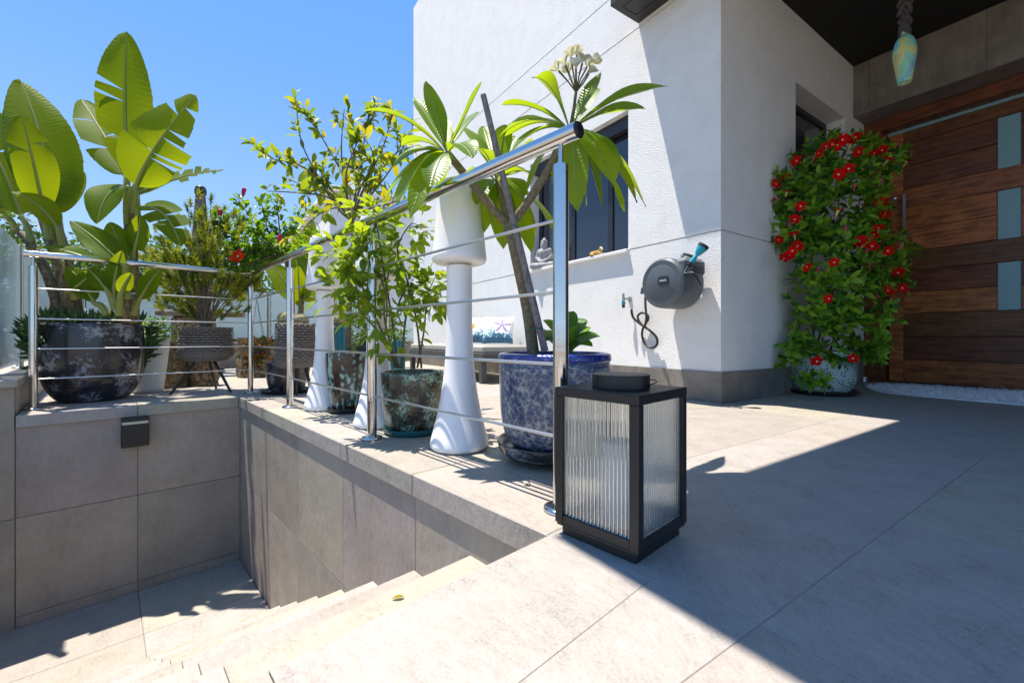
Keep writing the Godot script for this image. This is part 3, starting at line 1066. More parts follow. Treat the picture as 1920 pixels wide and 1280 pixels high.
# ---------------------------------------------------------------- pots
func rim_profile(outer: Array, wall: float, soil_y: float) -> Array:
	# outside from the foot to the rim, a rounded lip, then down the inside
	var p := [Vector2(0, outer[0].y)]
	p.append_array(outer)
	var top: Vector2 = outer[-1]
	p.append(top + Vector2(-wall * 0.25, wall * 0.35))
	p.append(top + Vector2(-wall * 0.75, wall * 0.35))
	p.append(top + Vector2(-wall, 0))
	p.append(Vector2(top.x - wall, soil_y))
	return p


func smooth_profile(pts: Array, steps := 4) -> Array:
	var v3 := []
	for p in pts:
		v3.append(Vector3(p.x, p.y, 0))
	var out := []
	for p in curve(v3, steps):
		out.append(Vector2(maxf(p.x, 0.0), p.y))
	return out


func pot(called: String, label: String, at: Vector3, outer: Array, m: Material, wall := 0.018, seg := 48, soil_down := 0.04, rough := 0.004, group := "", category := "planter") -> Node3D:
	var p := thing(called, label, category, at, rng.randf() * TAU, group)
	var prof := smooth_profile(outer)
	var top: float = prof[-1].y
	var body := lathed(rim_profile(prof, wall, top - soil_down), seg)
	if rough > 0.0:
		var f := FastNoiseLite.new()
		f.seed = called.length() * 7
		f.frequency = 6.0
		for k in body.v.size():
			var q := body.v[k]
			var r := Vector3(q.x, 0, q.z)
			if r.length() > 0.001:
				body.v[k] = q + r.normalized() * f.get_noise_3dv(q) * rough
	part(p, "pot_body", body, m)
	var soil := MB.new()
	var rs: float = prof[-1].x - wall + 0.003
	soil.lathe([Vector2(rs, top - soil_down + 0.006), Vector2(rs * 0.6, top - soil_down + 0.016), Vector2(0, top - soil_down + 0.02)], 24)
	part(p, "soil", soil, M.soil)
	return p


func saucer(label: String, at: Vector3, r: float, hgt: float, m: Material) -> void:
	var s := MB.new()
	s.lathe([Vector2(0, 0), Vector2(r * 0.86, 0), Vector2(r * 0.95, hgt * 0.3), Vector2(r, hgt * 0.92), Vector2(r - 0.003, hgt), Vector2(r - 0.009, hgt * 0.95), Vector2(r * 0.9, hgt * 0.45), Vector2(0, hgt * 0.4)], 48)
	var o := thing("plant_saucer", label, "saucer", at)
	part(o, "dish", s, m)


func build_pots() -> void:
	pot("black_planter", "wide black planter with white crackle glaze behind the short railing", Vector3(-3.045, 0, -3.107), [Vector2(0.17, 0.0), Vector2(0.215, 0.04), Vector2(0.262, 0.14), Vector2(0.279, 0.28), Vector2(0.282, 0.42), Vector2(0.275, 0.545)], M.glaze_black, 0.022, 64, 0.03)
	var blue := Vector3(0.158, 0, -1.60)
	saucer("blue and black glazed dish under the big blue pot", blue + Vector3(-0.008, 0.022, 0.0), 0.207, 0.052, M.glaze_black)
	var feet := thing("plant_caddy", "low dark caddy under the blue pot and its dish", "plant stand", blue)
	part(feet, "board", lathed([Vector2(0, 0.008), Vector2(0.13, 0.008), Vector2(0.13, 0.0215), Vector2(0, 0.0215)], 24), M.black_saucer)
	for k in 4:
		var w := TAU * k / 4 + 0.5
		part(feet, "foot", boxed(Vector3(-0.016, 0, -0.016), Vector3(0.016, 0.0078, 0.016), 0.002), M.black_saucer, moved(Vector3(cos(w), 0, sin(w)) * 0.1))
	var bp := pot("blue_pot", "large blue pot with pale cratered glaze and cobalt rim", blue + Vector3(0, 0.046, 0), [Vector2(0.14, 0.0), Vector2(0.175, 0.03), Vector2(0.196, 0.10), Vector2(0.203, 0.19), Vector2(0.206, 0.28), Vector2(0.204, 0.315)], M.glaze_blue, 0.016, 72, 0.03, 0.003)
	part(bp, "rim_band", lathed([Vector2(0.2055, 0.318), Vector2(0.2095, 0.322), Vector2(0.2095, 0.336), Vector2(0.206, 0.345), Vector2(0.195, 0.349), Vector2(0.188, 0.345), Vector2(0.187, 0.318)], 72, Vector2(3, 0.25)), M.glaze_cobalt, Transform3D.IDENTITY, "cobalt blue glazed rim")
	var vine := Vector3(-0.472, 0, -2.045)
	saucer("teal plastic saucer under the mottled green-brown pot", vine, 0.142, 0.03, M.teal_saucer)
	pot("green_brown_pot", "green and brown mottled glazed pot holding the passion vine", vine + Vector3(0, 0.014, 0), [Vector2(0.105, 0.0), Vector2(0.128, 0.03), Vector2(0.146, 0.12), Vector2(0.153, 0.2), Vector2(0.152, 0.272)], M.glaze_green, 0.014, 48, 0.03)
	var lemon := Vector3(-1.005, 0, -2.615)
	saucer("dark grey saucer under the turquoise-striped pot", lemon, 0.118, 0.03, M.black_saucer)
	pot("striped_pot", "tall turquoise and brown streaked glazed pot between the white lamps", lemon + Vector3(0, 0.014, 0), [Vector2(0.078, 0.0), Vector2(0.095, 0.03), Vector2(0.116, 0.14), Vector2(0.127, 0.25), Vector2(0.129, 0.34)], M.glaze_striped, 0.013, 48, 0.03)
	var small := Vector3(-1.86, 0, -3.53)
	saucer("round black saucer under the small black pot", small, 0.195, 0.028, M.black_saucer)
	pot("small_black_pot", "small black glazed pot with grey lower half by the corner post", small + Vector3(0, 0.013, 0), [Vector2(0.11, 0.0), Vector2(0.135, 0.03), Vector2(0.152, 0.11), Vector2(0.156, 0.2), Vector2(0.156, 0.235)], M.glaze_black, 0.016, 48, 0.05)
	var man := Vector3(2.515, 0, -3.465)
	saucer("round black saucer under the turquoise speckled pot", man, 0.245, 0.036, M.black_saucer)
	pot("turquoise_pot", "turquoise and brown speckled pot beside the porch door", man + Vector3(0, 0.016, 0), [Vector2(0.165, 0.0), Vector2(0.195, 0.03), Vector2(0.222, 0.12), Vector2(0.232, 0.22), Vector2(0.228, 0.325)], M.glaze_turquoise, 0.016, 56, 0.03)
	pot("white_planter", "tall white planter standing behind the black planter", Vector3(-3.03, 0, -3.55), [Vector2(0.10, 0.0), Vector2(0.125, 0.2), Vector2(0.15, 0.46)], M.white_pot, 0.015, 40, 0.03, 0.0)
	pot("teal_pot", "narrow teal pot with a round cactus beyond the left lamp", Vector3(-1.62, 0, -3.95), [Vector2(0.075, 0.0), Vector2(0.10, 0.15), Vector2(0.115, 0.4), Vector2(0.11, 0.55)], M.teal_glaze, 0.012, 36, 0.03, 0.0)
	pot("teal_bowl_pot", "small teal pot behind the passion vine near the lounger", Vector3(-1.16, 0, -4.25), [Vector2(0.07, 0.0), Vector2(0.09, 0.1), Vector2(0.1, 0.42)], M.teal_glaze, 0.012, 36, 0.03, 0.0)


func weave_rows(prof: Array, rows: int, seg: int, amp: float) -> MB:
	# strands woven round a basket: each row bulges between the stakes, the next row the other way
	var b := MB.new()
	var p3 := []
	for p in prof:
		p3.append(Vector3(p.x, p.y, 0))
	var line := curve(p3, 12)
	for k in rows:
		var q := float(k + 0.5) / rows * (line.size() - 1)
		var c: Vector3 = line[int(q)].lerp(line[mini(int(q) + 1, line.size() - 1)], q - int(q))
		var path := []
		for j in seg + 1:
			var w := TAU * (j % seg) / seg
			var r := c.x + amp * cos(w * 22.0 + PI * (k % 2)) + rng.randf_range(-0.002, 0.002)
			if j == seg:
				path.append(path[0])
			else:
				path.append(Vector3(r * cos(w), c.y + rng.randf_range(-0.0015, 0.0015), r * sin(w)))
		b.tube(path, 0.0074 + 0.0014 * rng.randf(), 5, Vector2.ONE, false)
	return b


func wicker_stand(called: String, label: String, at: Vector3, prof: Array, rows: int, legs_y: float, spread: float, group: String, turn: float, legs := 3) -> void:
	var t := thing(called, label, "planter", at, turn, group)
	part(t, "basket", weave_rows(prof, rows, 132, 0.0065), M.wicker)
	var inner := []
	for p in prof:
		inner.append(Vector2(p.x - 0.007, p.y))
	part(t, "liner", lathed([Vector2(0, inner[0].y)] + inner + [Vector2(inner[-1].x * 0.9, inner[-1].y - 0.02), Vector2(0, inner[-1].y - 0.02)], 36), M.rattan)
	for k in legs:
		var w := TAU * k / legs
		var d := Vector3(cos(w), 0, sin(w))
		part(t, "leg", tubed([d * spread + Vector3(0, 0.0, 0), d * 0.06 + Vector3(0, legs_y, 0)], [0.009, 0.014], 8), M.black_metal)


func build_wicker() -> void:
	wicker_stand("wicker_planter", "dark wicker basket on three splayed black legs holding a needle-leaved shrub", Vector3(-2.555, 0, -3.57), [Vector2(0.13, 0.262), Vector2(0.165, 0.29), Vector2(0.186, 0.33), Vector2(0.182, 0.44), Vector2(0.175, 0.535)], 22, 0.28, 0.24, "wicker planters on legs", 1.9)
	wicker_stand("wicker_planter", "grey wicker planter on straight black legs with round cacti", Vector3(-1.72, 0, -3.42), [Vector2(0.12, 0.22), Vector2(0.145, 0.26), Vector2(0.15, 0.4), Vector2(0.145, 0.56)], 26, 0.24, 0.10, "wicker planters on legs", 0.4, 4)
	var spots := [[Vector3(-0.06, 0.595, 0.055), 0.062], [Vector3(0.052, 0.585, 0.05), 0.052], [Vector3(0.0, 0.585, -0.07), 0.05]]
	for s in spots:
		cactus(Vector3(-1.72, 0, -3.42) + s[0], s[1], ["pale round cactus at the left of the wicker planter", "orange-tinged round cactus beside the white lamp stem", "small round cactus at the back of the wicker planter"][spots.find(s)])
	cactus(Vector3(-1.62, 0.60, -3.95), 0.075, "fuzzy pale cactus ball in the narrow teal pot")


func cactus(at: Vector3, r: float, label: String) -> void:
	var b := MB.new()
	var rows := []
	for k in 13:
		var ph := -PI / 2 + PI * k / 12
		var row := PackedVector3Array()
		for j in 49:
			var w := TAU * (j % 48) / 48
			var rr := r * (1.0 + 0.07 * cos(w * 12)) * cos(ph)
			row.append(Vector3(rr * cos(w), r * 0.95 * sin(ph), rr * sin(w)))
		rows.append(row)
	b.grid(rows)
	var t := thing("ball_cactus", label, "cactus", at, 0, "round cacti")
	part(t, "body", b, M.cactus)
	var sp := MB.new()
	for k in 300:
		var d := rv().normalized()
		d.y = absf(d.y) - 0.15
		d = d.normalized()
		var e := (d + rv(0.6)).normalized()
		sp.tri(d * r + rv(0.0012), d * r + rv(0.0012), d * r + e * r * 0.3)
		sp.tri(d * r + rv(0.0012), d * r + rv(0.0012), d * r + (d + rv(0.6)).normalized() * r * 0.3)
	part(t, "spines", sp, M.cream).set_meta("kind", "stuff")


func log_piece(called: String, label: String, at: Vector3, r: float, hgt: float, group := "") -> Node3D:
	var t := thing(called, label, "stump", at, rng.randf() * TAU, group)
	var rows := []
	var f := FastNoiseLite.new()
	f.seed = int(at.x * 100)
	f.frequency = 4.0
	for k in 9:
		var row := PackedVector3Array()
		for j in 33:
			var w := TAU * (j % 32) / 32
			var rr := r * (1.0 + 0.16 * f.get_noise_3d(cos(w), k * 0.08, sin(w)) * 1.5 + 0.03 * cos(w * 3.0))
			row.append(Vector3(rr * cos(w), hgt * k / 8.0, rr * sin(w)))
		rows.append(row)
	var b := MB.new()
	b.grid(rows)
	part(t, "bark_side", b, M.log_bark)
	var top := MB.new()
	var tr := []
	for s in 5:
		var row := PackedVector3Array()
		for j in 33:
			row.append((rows[8][j] as Vector3) * Vector3(1 - s / 4.0, 1, 1 - s / 4.0))
		tr.append(row)
	top.grid(tr)
	part(t, "cut_top", top, M.old_wood)
	return t


func build_furniture() -> void:
	log_piece("tree_stump", "brown tree stump between the black planter and the wicker legs", Vector3(-3.13, 0, -3.93), 0.135, 0.42, "tree stumps")
	log_piece("tree_stump", "paler tree stump standing right behind the wicker legs", Vector3(-2.90, 0, -4.03), 0.115, 0.34, "tree stumps")
	log_piece("tree_stump", "squat tree stump behind the hanging rust-coloured plant", Vector3(-2.97, 0, -4.93), 0.165, 0.45, "tree stumps")
	# rustic table
	var t := thing("rustic_table", "rough wooden plank table behind the wicker basket shrub", "table", Vector3(-3.66, 0, -5.05), 0.45)
	part(t, "plank_top", boxed(Vector3(-0.42, 0.70, -0.13), Vector3(0.42, 0.76, 0.13), 0.012), M.old_wood)
	part(t, "log_leg", boxed(Vector3(-0.28, 0.0, -0.12), Vector3(0.12, 0.70, 0.12), 0.03), M.log_bark)
	# white lamps
	var prof := smooth_profile([Vector2(0.105, 0.0), Vector2(0.117, 0.012), Vector2(0.118, 0.03), Vector2(0.107, 0.075), Vector2(0.088, 0.15), Vector2(0.070, 0.25), Vector2(0.058, 0.37), Vector2(0.053, 0.5), Vector2(0.052, 0.62), Vector2(0.052, 0.742)], 4)
	var column := lathed([Vector2(0, 0)] + prof, 56)
	var cm := column.mesh()
	var sp := smooth_profile([Vector2(0.052, 0.752), Vector2(0.085, 0.750), Vector2(0.104, 0.756), Vector2(0.111, 0.772), Vector2(0.108, 0.80), Vector2(0.100, 0.88), Vector2(0.092, 0.97), Vector2(0.087, 1.045), Vector2(0.081, 1.073), Vector2(0.06, 1.085), Vector2(0.0, 1.088)], 4)
	var shade := lathed([Vector2(0.04, 0.742)] + sp, 56)
	var sm := shade.mesh()
	for l in [[Vector3(-0.215, 0, -1.745), "white mushroom-shaped floor lamp nearest the blue pot"], [Vector3(-1.185, 0, -2.70), "white mushroom-shaped floor lamp farthest along the railing"], [Vector3(-0.688, 0, -2.19), "white floor lamp half hidden behind the passion vine"]]:
		var o := thing("floor_lamp", l[1], "lamp", l[0], 0, "white mushroom floor lamps")
		part(o, "column", cm, M.white_plastic)
		part(o, "lamp_shade", sm, M.white_plastic)
	# lounger
	var lg := thing("sun_lounger", "grey rattan sun lounger with a pale cushion by the white wall", "lounger", H(1.95, 0.42), YAW_HOUSE)
	part(lg, "frame", boxed(Vector3(-0.33, 0.21, -2.0), Vector3(0.33, 0.30, 0.0), 0.006), M.rattan)
	for q in [[-0.30, -0.06], [0.30, -0.06], [-0.30, -1.94], [0.30, -1.94]]:
		part(lg, "leg", boxed(Vector3(q[0] - 0.03, 0, q[1] - 0.03), Vector3(q[0] + 0.03, 0.2095, q[1] + 0.03), 0.006), M.rattan)
	part(lg, "cushion", boxed(Vector3(-0.32, 0.3005, -1.98), Vector3(0.32, 0.37, -0.02), 0.025), M.grey_cushion)
	pillow("white cushion with a mauve starfish print on the lounger", H(2.42, 0.30, 0.37), 1, 0.55)
	pillow("white cushion with an orange shell print behind the lamp column", H(2.85, 0.33, 0.37), 2, 0.5)


func pillow(label: String, at: Vector3, kind: int, lean: float) -> void:
	var t := thing("throw_pillow", label, "cushion", at, YAW_HOUSE - 0.7, "printed cushions")
	var s := 0.36
	var n := 14
	var b := MB.new()
	for face in [1.0, -1.0]:
		var rows := []
		for r in n + 1:
			var row := PackedVector3Array()
			for c in n + 1:
				var u := c * 2.0 / n - 1
				var v := r * 2.0 / n - 1
				var puff := pow((1 - u * u) * (1 - v * v), 0.42) * 0.075
				var pinch := 1.0 - 0.07 * (1 - u * u) * absf(v) - 0.07 * (1 - v * v) * absf(u)
				row.append(Vector3(u * s / 2 * pinch * face, (v * pinch + 1) * s / 2, puff * face))
			rows.append(row)
		b.grid(rows)
	var im := Image.create(256, 256, false, Image.FORMAT_RGB8)
	im.fill(Color(0.93, 0.93, 0.92))
	var f := FastNoiseLite.new()
	f.seed = kind
	f.frequency = 0.02
	for y in 256:
		for x in 256:
			var d := y + f.get_noise_2d(x * 1.5, y) * 70.0
			if d > 195:
				im.set_pixel(x, y, Color(0.35, 0.52, 0.62).lerp(Color(0.12, 0.28, 0.38), clampf(f.get_noise_2d(x * 3, y * 3) + 0.4, 0, 1)))
			elif d > 178:
				im.set_pixel(x, y, Color(0.6, 0.75, 0.8))
			var q := Vector2(x - (165 if kind == 1 else 80), y - (110 if kind == 1 else 120))
			var w := q.angle() + 0.3
			var arm := 62.0 * pow(0.5 + 0.5 * cos(w * 5.0), 1.6) + 15.0 if kind == 1 else 40.0 + 6.0 * cos(w * 14.0)
			if q.length() < arm and (kind == 1 or q.y < 18):
				im.set_pixel(x, y, Color(0.62, 0.55, 0.70) if kind == 1 else Color(0.88, 0.62, 0.30))
			var q2 := Vector2(x - (75 if kind == 1 else 190), y - 165)
			if q2.length() < 34.0 * pow(0.5 + 0.5 * cos(q2.angle() * 5.0), 1.5) + 8.0:
				im.set_pixel(x, y, Color(0.50, 0.66, 0.74))
	var m := mat("pillow_print_%d" % kind, Color.WHITE, 0.9)
	m.albedo_texture = ImageTexture.create_from_image(im)
	part(t, "cover", b, m, Transform3D(Basis(Vector3(1, 0, 0), -lean), Vector3(0, 0.012, 0)))


func build_lantern() -> void:
	var c := U(0.537, 0.857)
	var l := thing("lantern", "black metal lantern with ribbed glass standing at the top of the steps", "lantern", c, YAW_STAIR)
	var h := 0.1065
	var y0 := 0.022
	var y1 := 0.337
	part(l, "base", boxed(Vector3(-0.095, 0, -0.095), Vector3(0.095, 0.0215, 0.095), 0.002), M.black_metal)
	part(l, "floor_plate", boxed(Vector3(-h + 0.003, y0, -h + 0.003), Vector3(h - 0.003, y0 + 0.006, h - 0.003), 0.001), M.black_metal)
	for sx in [-1, 1]:
		for sz in [-1, 1]:
			var p := Vector3(sx * (h - 0.0105), 0, sz * (h - 0.0105))
			part(l, "corner_post", boxed(p + Vector3(-0.0105, y0 + 0.0062, -0.0105), p + Vector3(0.0105, y1 - 0.0202, 0.0105), 0.0012), M.black_metal)
	part(l, "top_plate", boxed(Vector3(-h - 0.0005, y1 - 0.02, -h - 0.0005), Vector3(h + 0.0005, y1, h + 0.0005), 0.0015), M.black_metal)
	for k in 4:
		var turn := Transform3D(Basis(Vector3.UP, PI / 2 * k), Vector3.ZERO)
		part(l, "rail", boxed(Vector3(-h + 0.0215, y0 + 0.0062, h - 0.014), Vector3(h - 0.0215, y0 + 0.026, h - 0.002), 0.001), M.black_metal, turn)
		var g := MB.new()
		var back := h - 0.0115
		var ya := y0 + 0.027
		var yb := y1 - 0.0205
		var xw := h - 0.0215
		g.box(Vector3(-xw, ya, back - 0.001), Vector3(xw, yb, back + 0.001))
		var pane := part(l, "glass_panel", g, M.clear_glass, turn)
		var ribs := MB.new()
		for j in 18:
			var rx := (float(j) + 0.5) / 18.0 * 2.0 * xw - xw
			var hw := xw / 18.0 * 0.66
			var rows := []
			for r in 2:
				var row := PackedVector3Array()
				for q in 13:
					var w := TAU * (q % 12) / 12.0
					row.append(Vector3(rx + hw * cos(w), ya if r == 0 else yb, back + 0.0036 + 0.0024 * sin(w)))
				rows.append(row)
			var low := PackedVector3Array()
			var high := PackedVector3Array()
			for q in 13:
				low.append(Vector3(rx, ya, back + 0.0036))
				high.append(Vector3(rx, yb, back + 0.0036))
			ribs.grid([low, rows[0]])
			ribs.grid([rows[1], high])
			ribs.grid(rows)
		part(pane, "ribs", ribs, M.ribbed_glass)
	part(l, "cap", lathed([Vector2(0.0, y1 + 0.0003), Vector2(0.064, y1 + 0.0003), Vector2(0.0645, y1 + 0.001), Vector2(0.0645, y1 + 0.029), Vector2(0.063, y1 + 0.0305), Vector2(0, y1 + 0.0305)], 56), M.black_metal, moved(Vector3(0.0, 0, -0.0)))
	var ring := []
	for k in 25:
		var w := PI * 1.1 * k / 24 - 0.05
		ring.append(Vector3(0.072 * cos(w) + 0.012, y1 + 0.004 + 0.010 * sin(w), 0.086 * sin(w) - 0.0))
	part(l, "carrying_wire", tubed(ring, 0.0014, 6), M.black_metal, Transform3D(Basis(Vector3.UP, 0.9), Vector3.ZERO))
	var candle := thing("lantern_candle", "thick white candle standing inside the black lantern", "candle", c + Vector3(0, y0 + 0.0063, 0), 0)
	part(candle, "wax", lathed([Vector2(0, 0), Vector2(0.04, 0), Vector2(0.041, 0.002), Vector2(0.041, 0.178), Vector2(0.037, 0.186), Vector2(0.028, 0.187), Vector2(0.02, 0.180), Vector2(0, 0.178)], 40), M.candle)
	part(candle, "wick", tubed([Vector3(0, 0.177, 0), Vector3(0.001, 0.19, 0)], 0.0012, 6), M.black_metal)


func build_wall_fittings() -> void:
	# hose reel on the long wall
	var at := H(0.2675, 0.0, 0.834)
	var r := thing("hose_reel", "grey round hose reel mounted on the white wall", "hose reel", at, YAW_HOUSE)
	var turn := Transform3D(Basis(Vector3(0, 0, 1), PI / 2), Vector3.ZERO)
	part(r, "drum", lathed(smooth_profile([Vector2(0.10, 0.035), Vector2(0.165, 0.045), Vector2(0.176, 0.07), Vector2(0.178, 0.16), Vector2(0.177, 0.25), Vector2(0.172, 0.277), Vector2(0.162, 0.285)], 4), 64), M.reel_grey, turn)
	part(r, "disc", lathed([Vector2(0.162, 0.285), Vector2(0.158, 0.291), Vector2(0.150, 0.291), Vector2(0.147, 0.287), Vector2(0.143, 0.291), Vector2(0.136, 0.292), Vector2(0.133, 0.288), Vector2(0.129, 0.293), Vector2(0.06, 0.303), Vector2(0, 0.304)], 64), M.reel_grey, turn)
	part(r, "wall_bracket", boxed(Vector3(-0.05, -0.15, -0.06), Vector3(-0.0005, 0.15, 0.06), 0.006), M.reel_dark)
	var bd := MB.new()
	var rr := []
	for k in 2:
		var row := PackedVector3Array()
		for j in 33:
			var w := TAU * (j % 32) / 32
			var q := Vector2(signf(cos(w)) * pow(absf(cos(w)), 0.5), signf(sin(w)) * pow(absf(sin(w)), 0.5))
			row.append(Vector3(-0.3075, q.y * 0.030, -q.x * 0.043) if k == 0 else Vector3(-0.3075, 0, 0))
		rr.append(row)
	bd.grid(rr)
	var side := []
	for k in 2:
		var row := PackedVector3Array()
		for p in rr[0]:
			row.append(p + Vector3(0.012 * k, 0, 0))
		side.append(row)
	bd.grid(side)
	var badge := part(r, "badge", bd, M.reel_dark, moved(Vector3(0, 0.012, 0.028)))
	var tm := TextMesh.new()
	var font := SystemFont.new()
	font.font_names = PackedStringArray(["Droid Sans"])
	font.font_weight = 700
	tm.font = font
	tm.text = "GEOLIA"
	tm.font_size = 16
	tm.pixel_size = 0.00095
	tm.depth = 0.001
	part(badge, "lettering", tm, M.print_white, Transform3D(Basis(Vector3.UP, -PI / 2), Vector3(-0.3082, 0, 0)))
	part(r, "housing", boxed(Vector3(-0.255, 0.035, 0.06), Vector3(-0.03, 0.165, 0.185), 0.03), M.reel_grey)
	part(r, "hose_outlet", boxed(Vector3(-0.19, 0.055, 0.180), Vector3(-0.075, 0.105, 0.1875), 0.003), M.reel_dark)
	part(r, "carry_handle", tubed(curve([Vector3(-0.20, 0.13, 0.12), Vector3(-0.19, 0.19, 0.10), Vector3(-0.12, 0.20, 0.09), Vector3(-0.06, 0.185, 0.10), Vector3(-0.05, 0.13, 0.12)], 6), 0.011, 8), M.reel_grey)
	part(r, "hose_guide", tubed([Vector3(-0.27, -0.02, -0.165), Vector3(-0.272, -0.06, -0.185)], [0.020, 0.009], 8), M.reel_grey)
	for k in 4:
		part(r, "screw", lathed([Vector2(0, 0.003), Vector2(0.004, 0.003), Vector2(0.004, 0)], 8), M.reel_dark, Transform3D(Basis(Vector3(1, 0, 0), PI / 2).rotated(Vector3(1, 0, 0), [-0.2, 0.35, 0.9, 1.4][k]), Vector3(-0.255, -0.1785 * sin([-0.2, 0.35, 0.9, 1.4][k]), 0.1785 * cos([-0.2, 0.35, 0.9, 1.4][k]))))
	# spray gun resting on the reel
	var s0 := Vector3(1.200, 0.953, -2.860)
	var s1 := Vector3(1.269, 1.053, -2.840)
	var sp := thing("spray_nozzle", "turquoise hose nozzle with a black head on top of the reel", "nozzle", s0)
	var d := (s1 - s0)
	part(sp, "grip", tubed([Vector3.ZERO, d * 0.2, d * 0.35, d * 0.5], [0.017, 0.018, 0.013, 0.013], 14), M.aqua)
	part(sp, "collar", tubed([d * -0.18, d * 0.0], [0.016, 0.018], 14), M.hose)
	part(sp, "bell", tubed([d * 0.5, d * 0.62, d * 0.78, d * 0.95], [0.014, 0.022, 0.030, 0.033], 18), M.aqua)
	part(sp, "spray_head", tubed([d * 0.95, d * 1.02, d * 1.12], [0.035, 0.037, 0.036], 20), M.hose)
	var hh := thing("hose_end", "short dark hose bent from the nozzle into the reel", "hose", s0)
	part(hh, "hose", tubed(curve([d * -0.15, d * -0.6 + Vector3(-0.004, -0.012, 0.02), Vector3(1.196, 0.873, -2.800) - s0, Vector3(1.230, 0.810, -2.800) - s0, Vector3(1.251, 0.810, -2.830) - s0, Vector3(1.222, 0.885, -2.880) - s0, Vector3(1.218, 0.918, -2.930) - s0], 6), 0.0065, 8), M.hose)
	# tap and feed hose
	var tap := H(0.79, 0.0, 0.775)
	var tp := thing("garden_tap", "small metal garden tap with a turquoise connector on the wall", "tap", tap)
	part(tp, "rose", tubed([N * 0.0005, N * 0.012], [0.022, 0.018], 14), M.brushed)
	part(tp, "spout", tubed([N * 0.01, N * 0.045, N * 0.06 + A * 0.012], [0.008, 0.009, 0.010], 10), M.brushed)
	var td := N * 0.06 + A * 0.02
	part(tp, "valve", tubed([td + Vector3(0, 0.045, 0), td + Vector3(0, -0.02, 0)], 0.0105, 12), M.brushed)
	part(tp, "connector", tubed([td + Vector3(0, -0.02, 0), td + Vector3(0, -0.05, 0)], 0.0155, 12), M.aqua)
	part(tp, "coupling", tubed([td + Vector3(0, -0.05, 0), td + Vector3(0, -0.075, 0)], 0.0125, 12), M.hose)
	var fh := thing("feed_hose", "black hose knotted in a loose figure of eight below the reel", "hose", tap)
	var path := []
	for q in [Vector3(0.980, 0.682, -3.505), Vector3(0.991, 0.620, -3.498), Vector3(1.035, 0.567, -3.468), Vector3(1.083, 0.509, -3.362), Vector3(1.123, 0.454, -3.320), Vector3(1.130, 0.396, -3.327), Vector3(1.102, 0.370, -3.369), Vector3(1.067, 0.399, -3.420), Vector3(1.050, 0.472, -3.446), Vector3(1.059, 0.540, -3.433), Vector3(1.082, 0.590, -3.399), Vector3(1.077, 0.632, -3.397), Vector3(1.046, 0.651, -3.434), Vector3(1.019, 0.623, -3.457), Vector3(1.029, 0.574, -3.433), Vector3(1.055, 0.547, -3.394), Vector3(1.062, 0.606, -3.375), Vector3(1.035, 0.690, -3.308), Vector3(1.003, 0.759, -3.212)]:
		path.append(q - tap)
	part(fh, "hose", tubed(curve(path, 6), 0.0095, 8), M.hose)
	# box with a small slotted cover
	var sw := thing("wall_socket", "small white ribbed box on the shaded porch wall", "socket", H(0.0, -0.80, 1.31), YAW_HOUSE)
	part(sw, "cover", boxed(Vector3(-0.055, -0.06, 0.0005), Vector3(0.055, 0.06, 0.04), 0.006), M.white_switch)
	for k in 4:
		part(sw, "slat", boxed(Vector3(-0.04, -0.045 + k * 0.022, 0.0402), Vector3(0.04, -0.037 + k * 0.022, 0.043), 0.001), M.white_switch)
	# light in the stair well
	var wl := thing("wall_light", "square black light fitting on the stair end wall", "wall light", U(3.7775, 0.144, -0.163), YAW_STAIR)
	part(wl, "housing", boxed(Vector3(-0.069, -0.095, 0.0005), Vector3(0.069, 0.05, 0.085), 0.003), M.black_metal)
	part(wl, "diffuser_slot", boxed(Vector3(-0.064, 0.0503, 0.004), Vector3(0.064, 0.0695, 0.078), 0.002), M.cream)
	part(wl, "top_cover", boxed(Vector3(-0.069, 0.0698, 0.0005), Vector3(0.069, 0.09, 0.085), 0.003), M.black_metal)
	# door stop and rug
	var ds := thing("door_stop", "small round steel door stop on the floor by the door frame", "door stop", H(-0.03, -2.56))
	part(ds, "cup", lathed([Vector2(0, 0), Vector2(0.034, 0), Vector2(0.036, 0.004), Vector2(0.036, 0.028), Vector2(0.033, 0.031), Vector2(0.033, 0.036), Vector2(0.036, 0.039), Vector2(0.036, 0.052), Vector2(0.03, 0.056), Vector2(0, 0.056)], 28), M.brushed)
	var rug := thing("fur_rug", "white shaggy fur rug on the porch floor before the door", "rug", H(-1.2, -2.0), YAW_HOUSE)
	var outline := func(w: float) -> Vector2:
		var c := Vector2(signf(cos(w)) * pow(absf(cos(w)), 0.75) * 0.46, signf(sin(w)) * pow(absf(sin(w)), 0.9) * 0.98)
		return c * (1.0 + 0.05 * sin(w * 5.0 + 1.0))
	var base := MB.new()
	var rows := []
	for k in 4:
		var row := PackedVector3Array()
		for j in 49:
			var o: Vector2 = outline.call(-TAU * (j % 48) / 48)
			var s: float = [1.0, 0.97, 0.5, 0.0][k]
			row.append(Vector3(o.x * s, [0.001, 0.014, 0.018, 0.02][k], o.y * s))
		rows.append(row)
	rows.reverse()
	base.grid(rows)
	part(rug, "hide", base, M.fur)
	var fur := MB.new()
	for k in 6500:
		var w := rng.randf() * TAU
		var s := sqrt(rng.randf()) * 1.01
		var o: Vector2 = outline.call(w) * s
		var p := Vector3(o.x, 0.012, o.y)
		var lean := Vector3(cos(w) * 0.5 * s + rng.randf_range(-0.7, 0.7), rng.randf_range(0.35, 0.9), sin(w) * 0.9 * s + rng.randf_range(-0.7, 0.7)).normalized()
		var e := lean.cross(rv()).normalized() * 0.0028
		fur.tri(p - e, p + e, p + lean * rng.randf_range(0.025, 0.05))
	part(rug, "pile", fur, M.fur).set_meta("kind", "stuff")
	# pendant
	var px := Vector3(2.300, 2.426, -2.500)
	px.y = 0
	var pd := thing("pendant_lamp", "iridescent glass bottle pendant on a thick knotted rope", "pendant lamp", px)
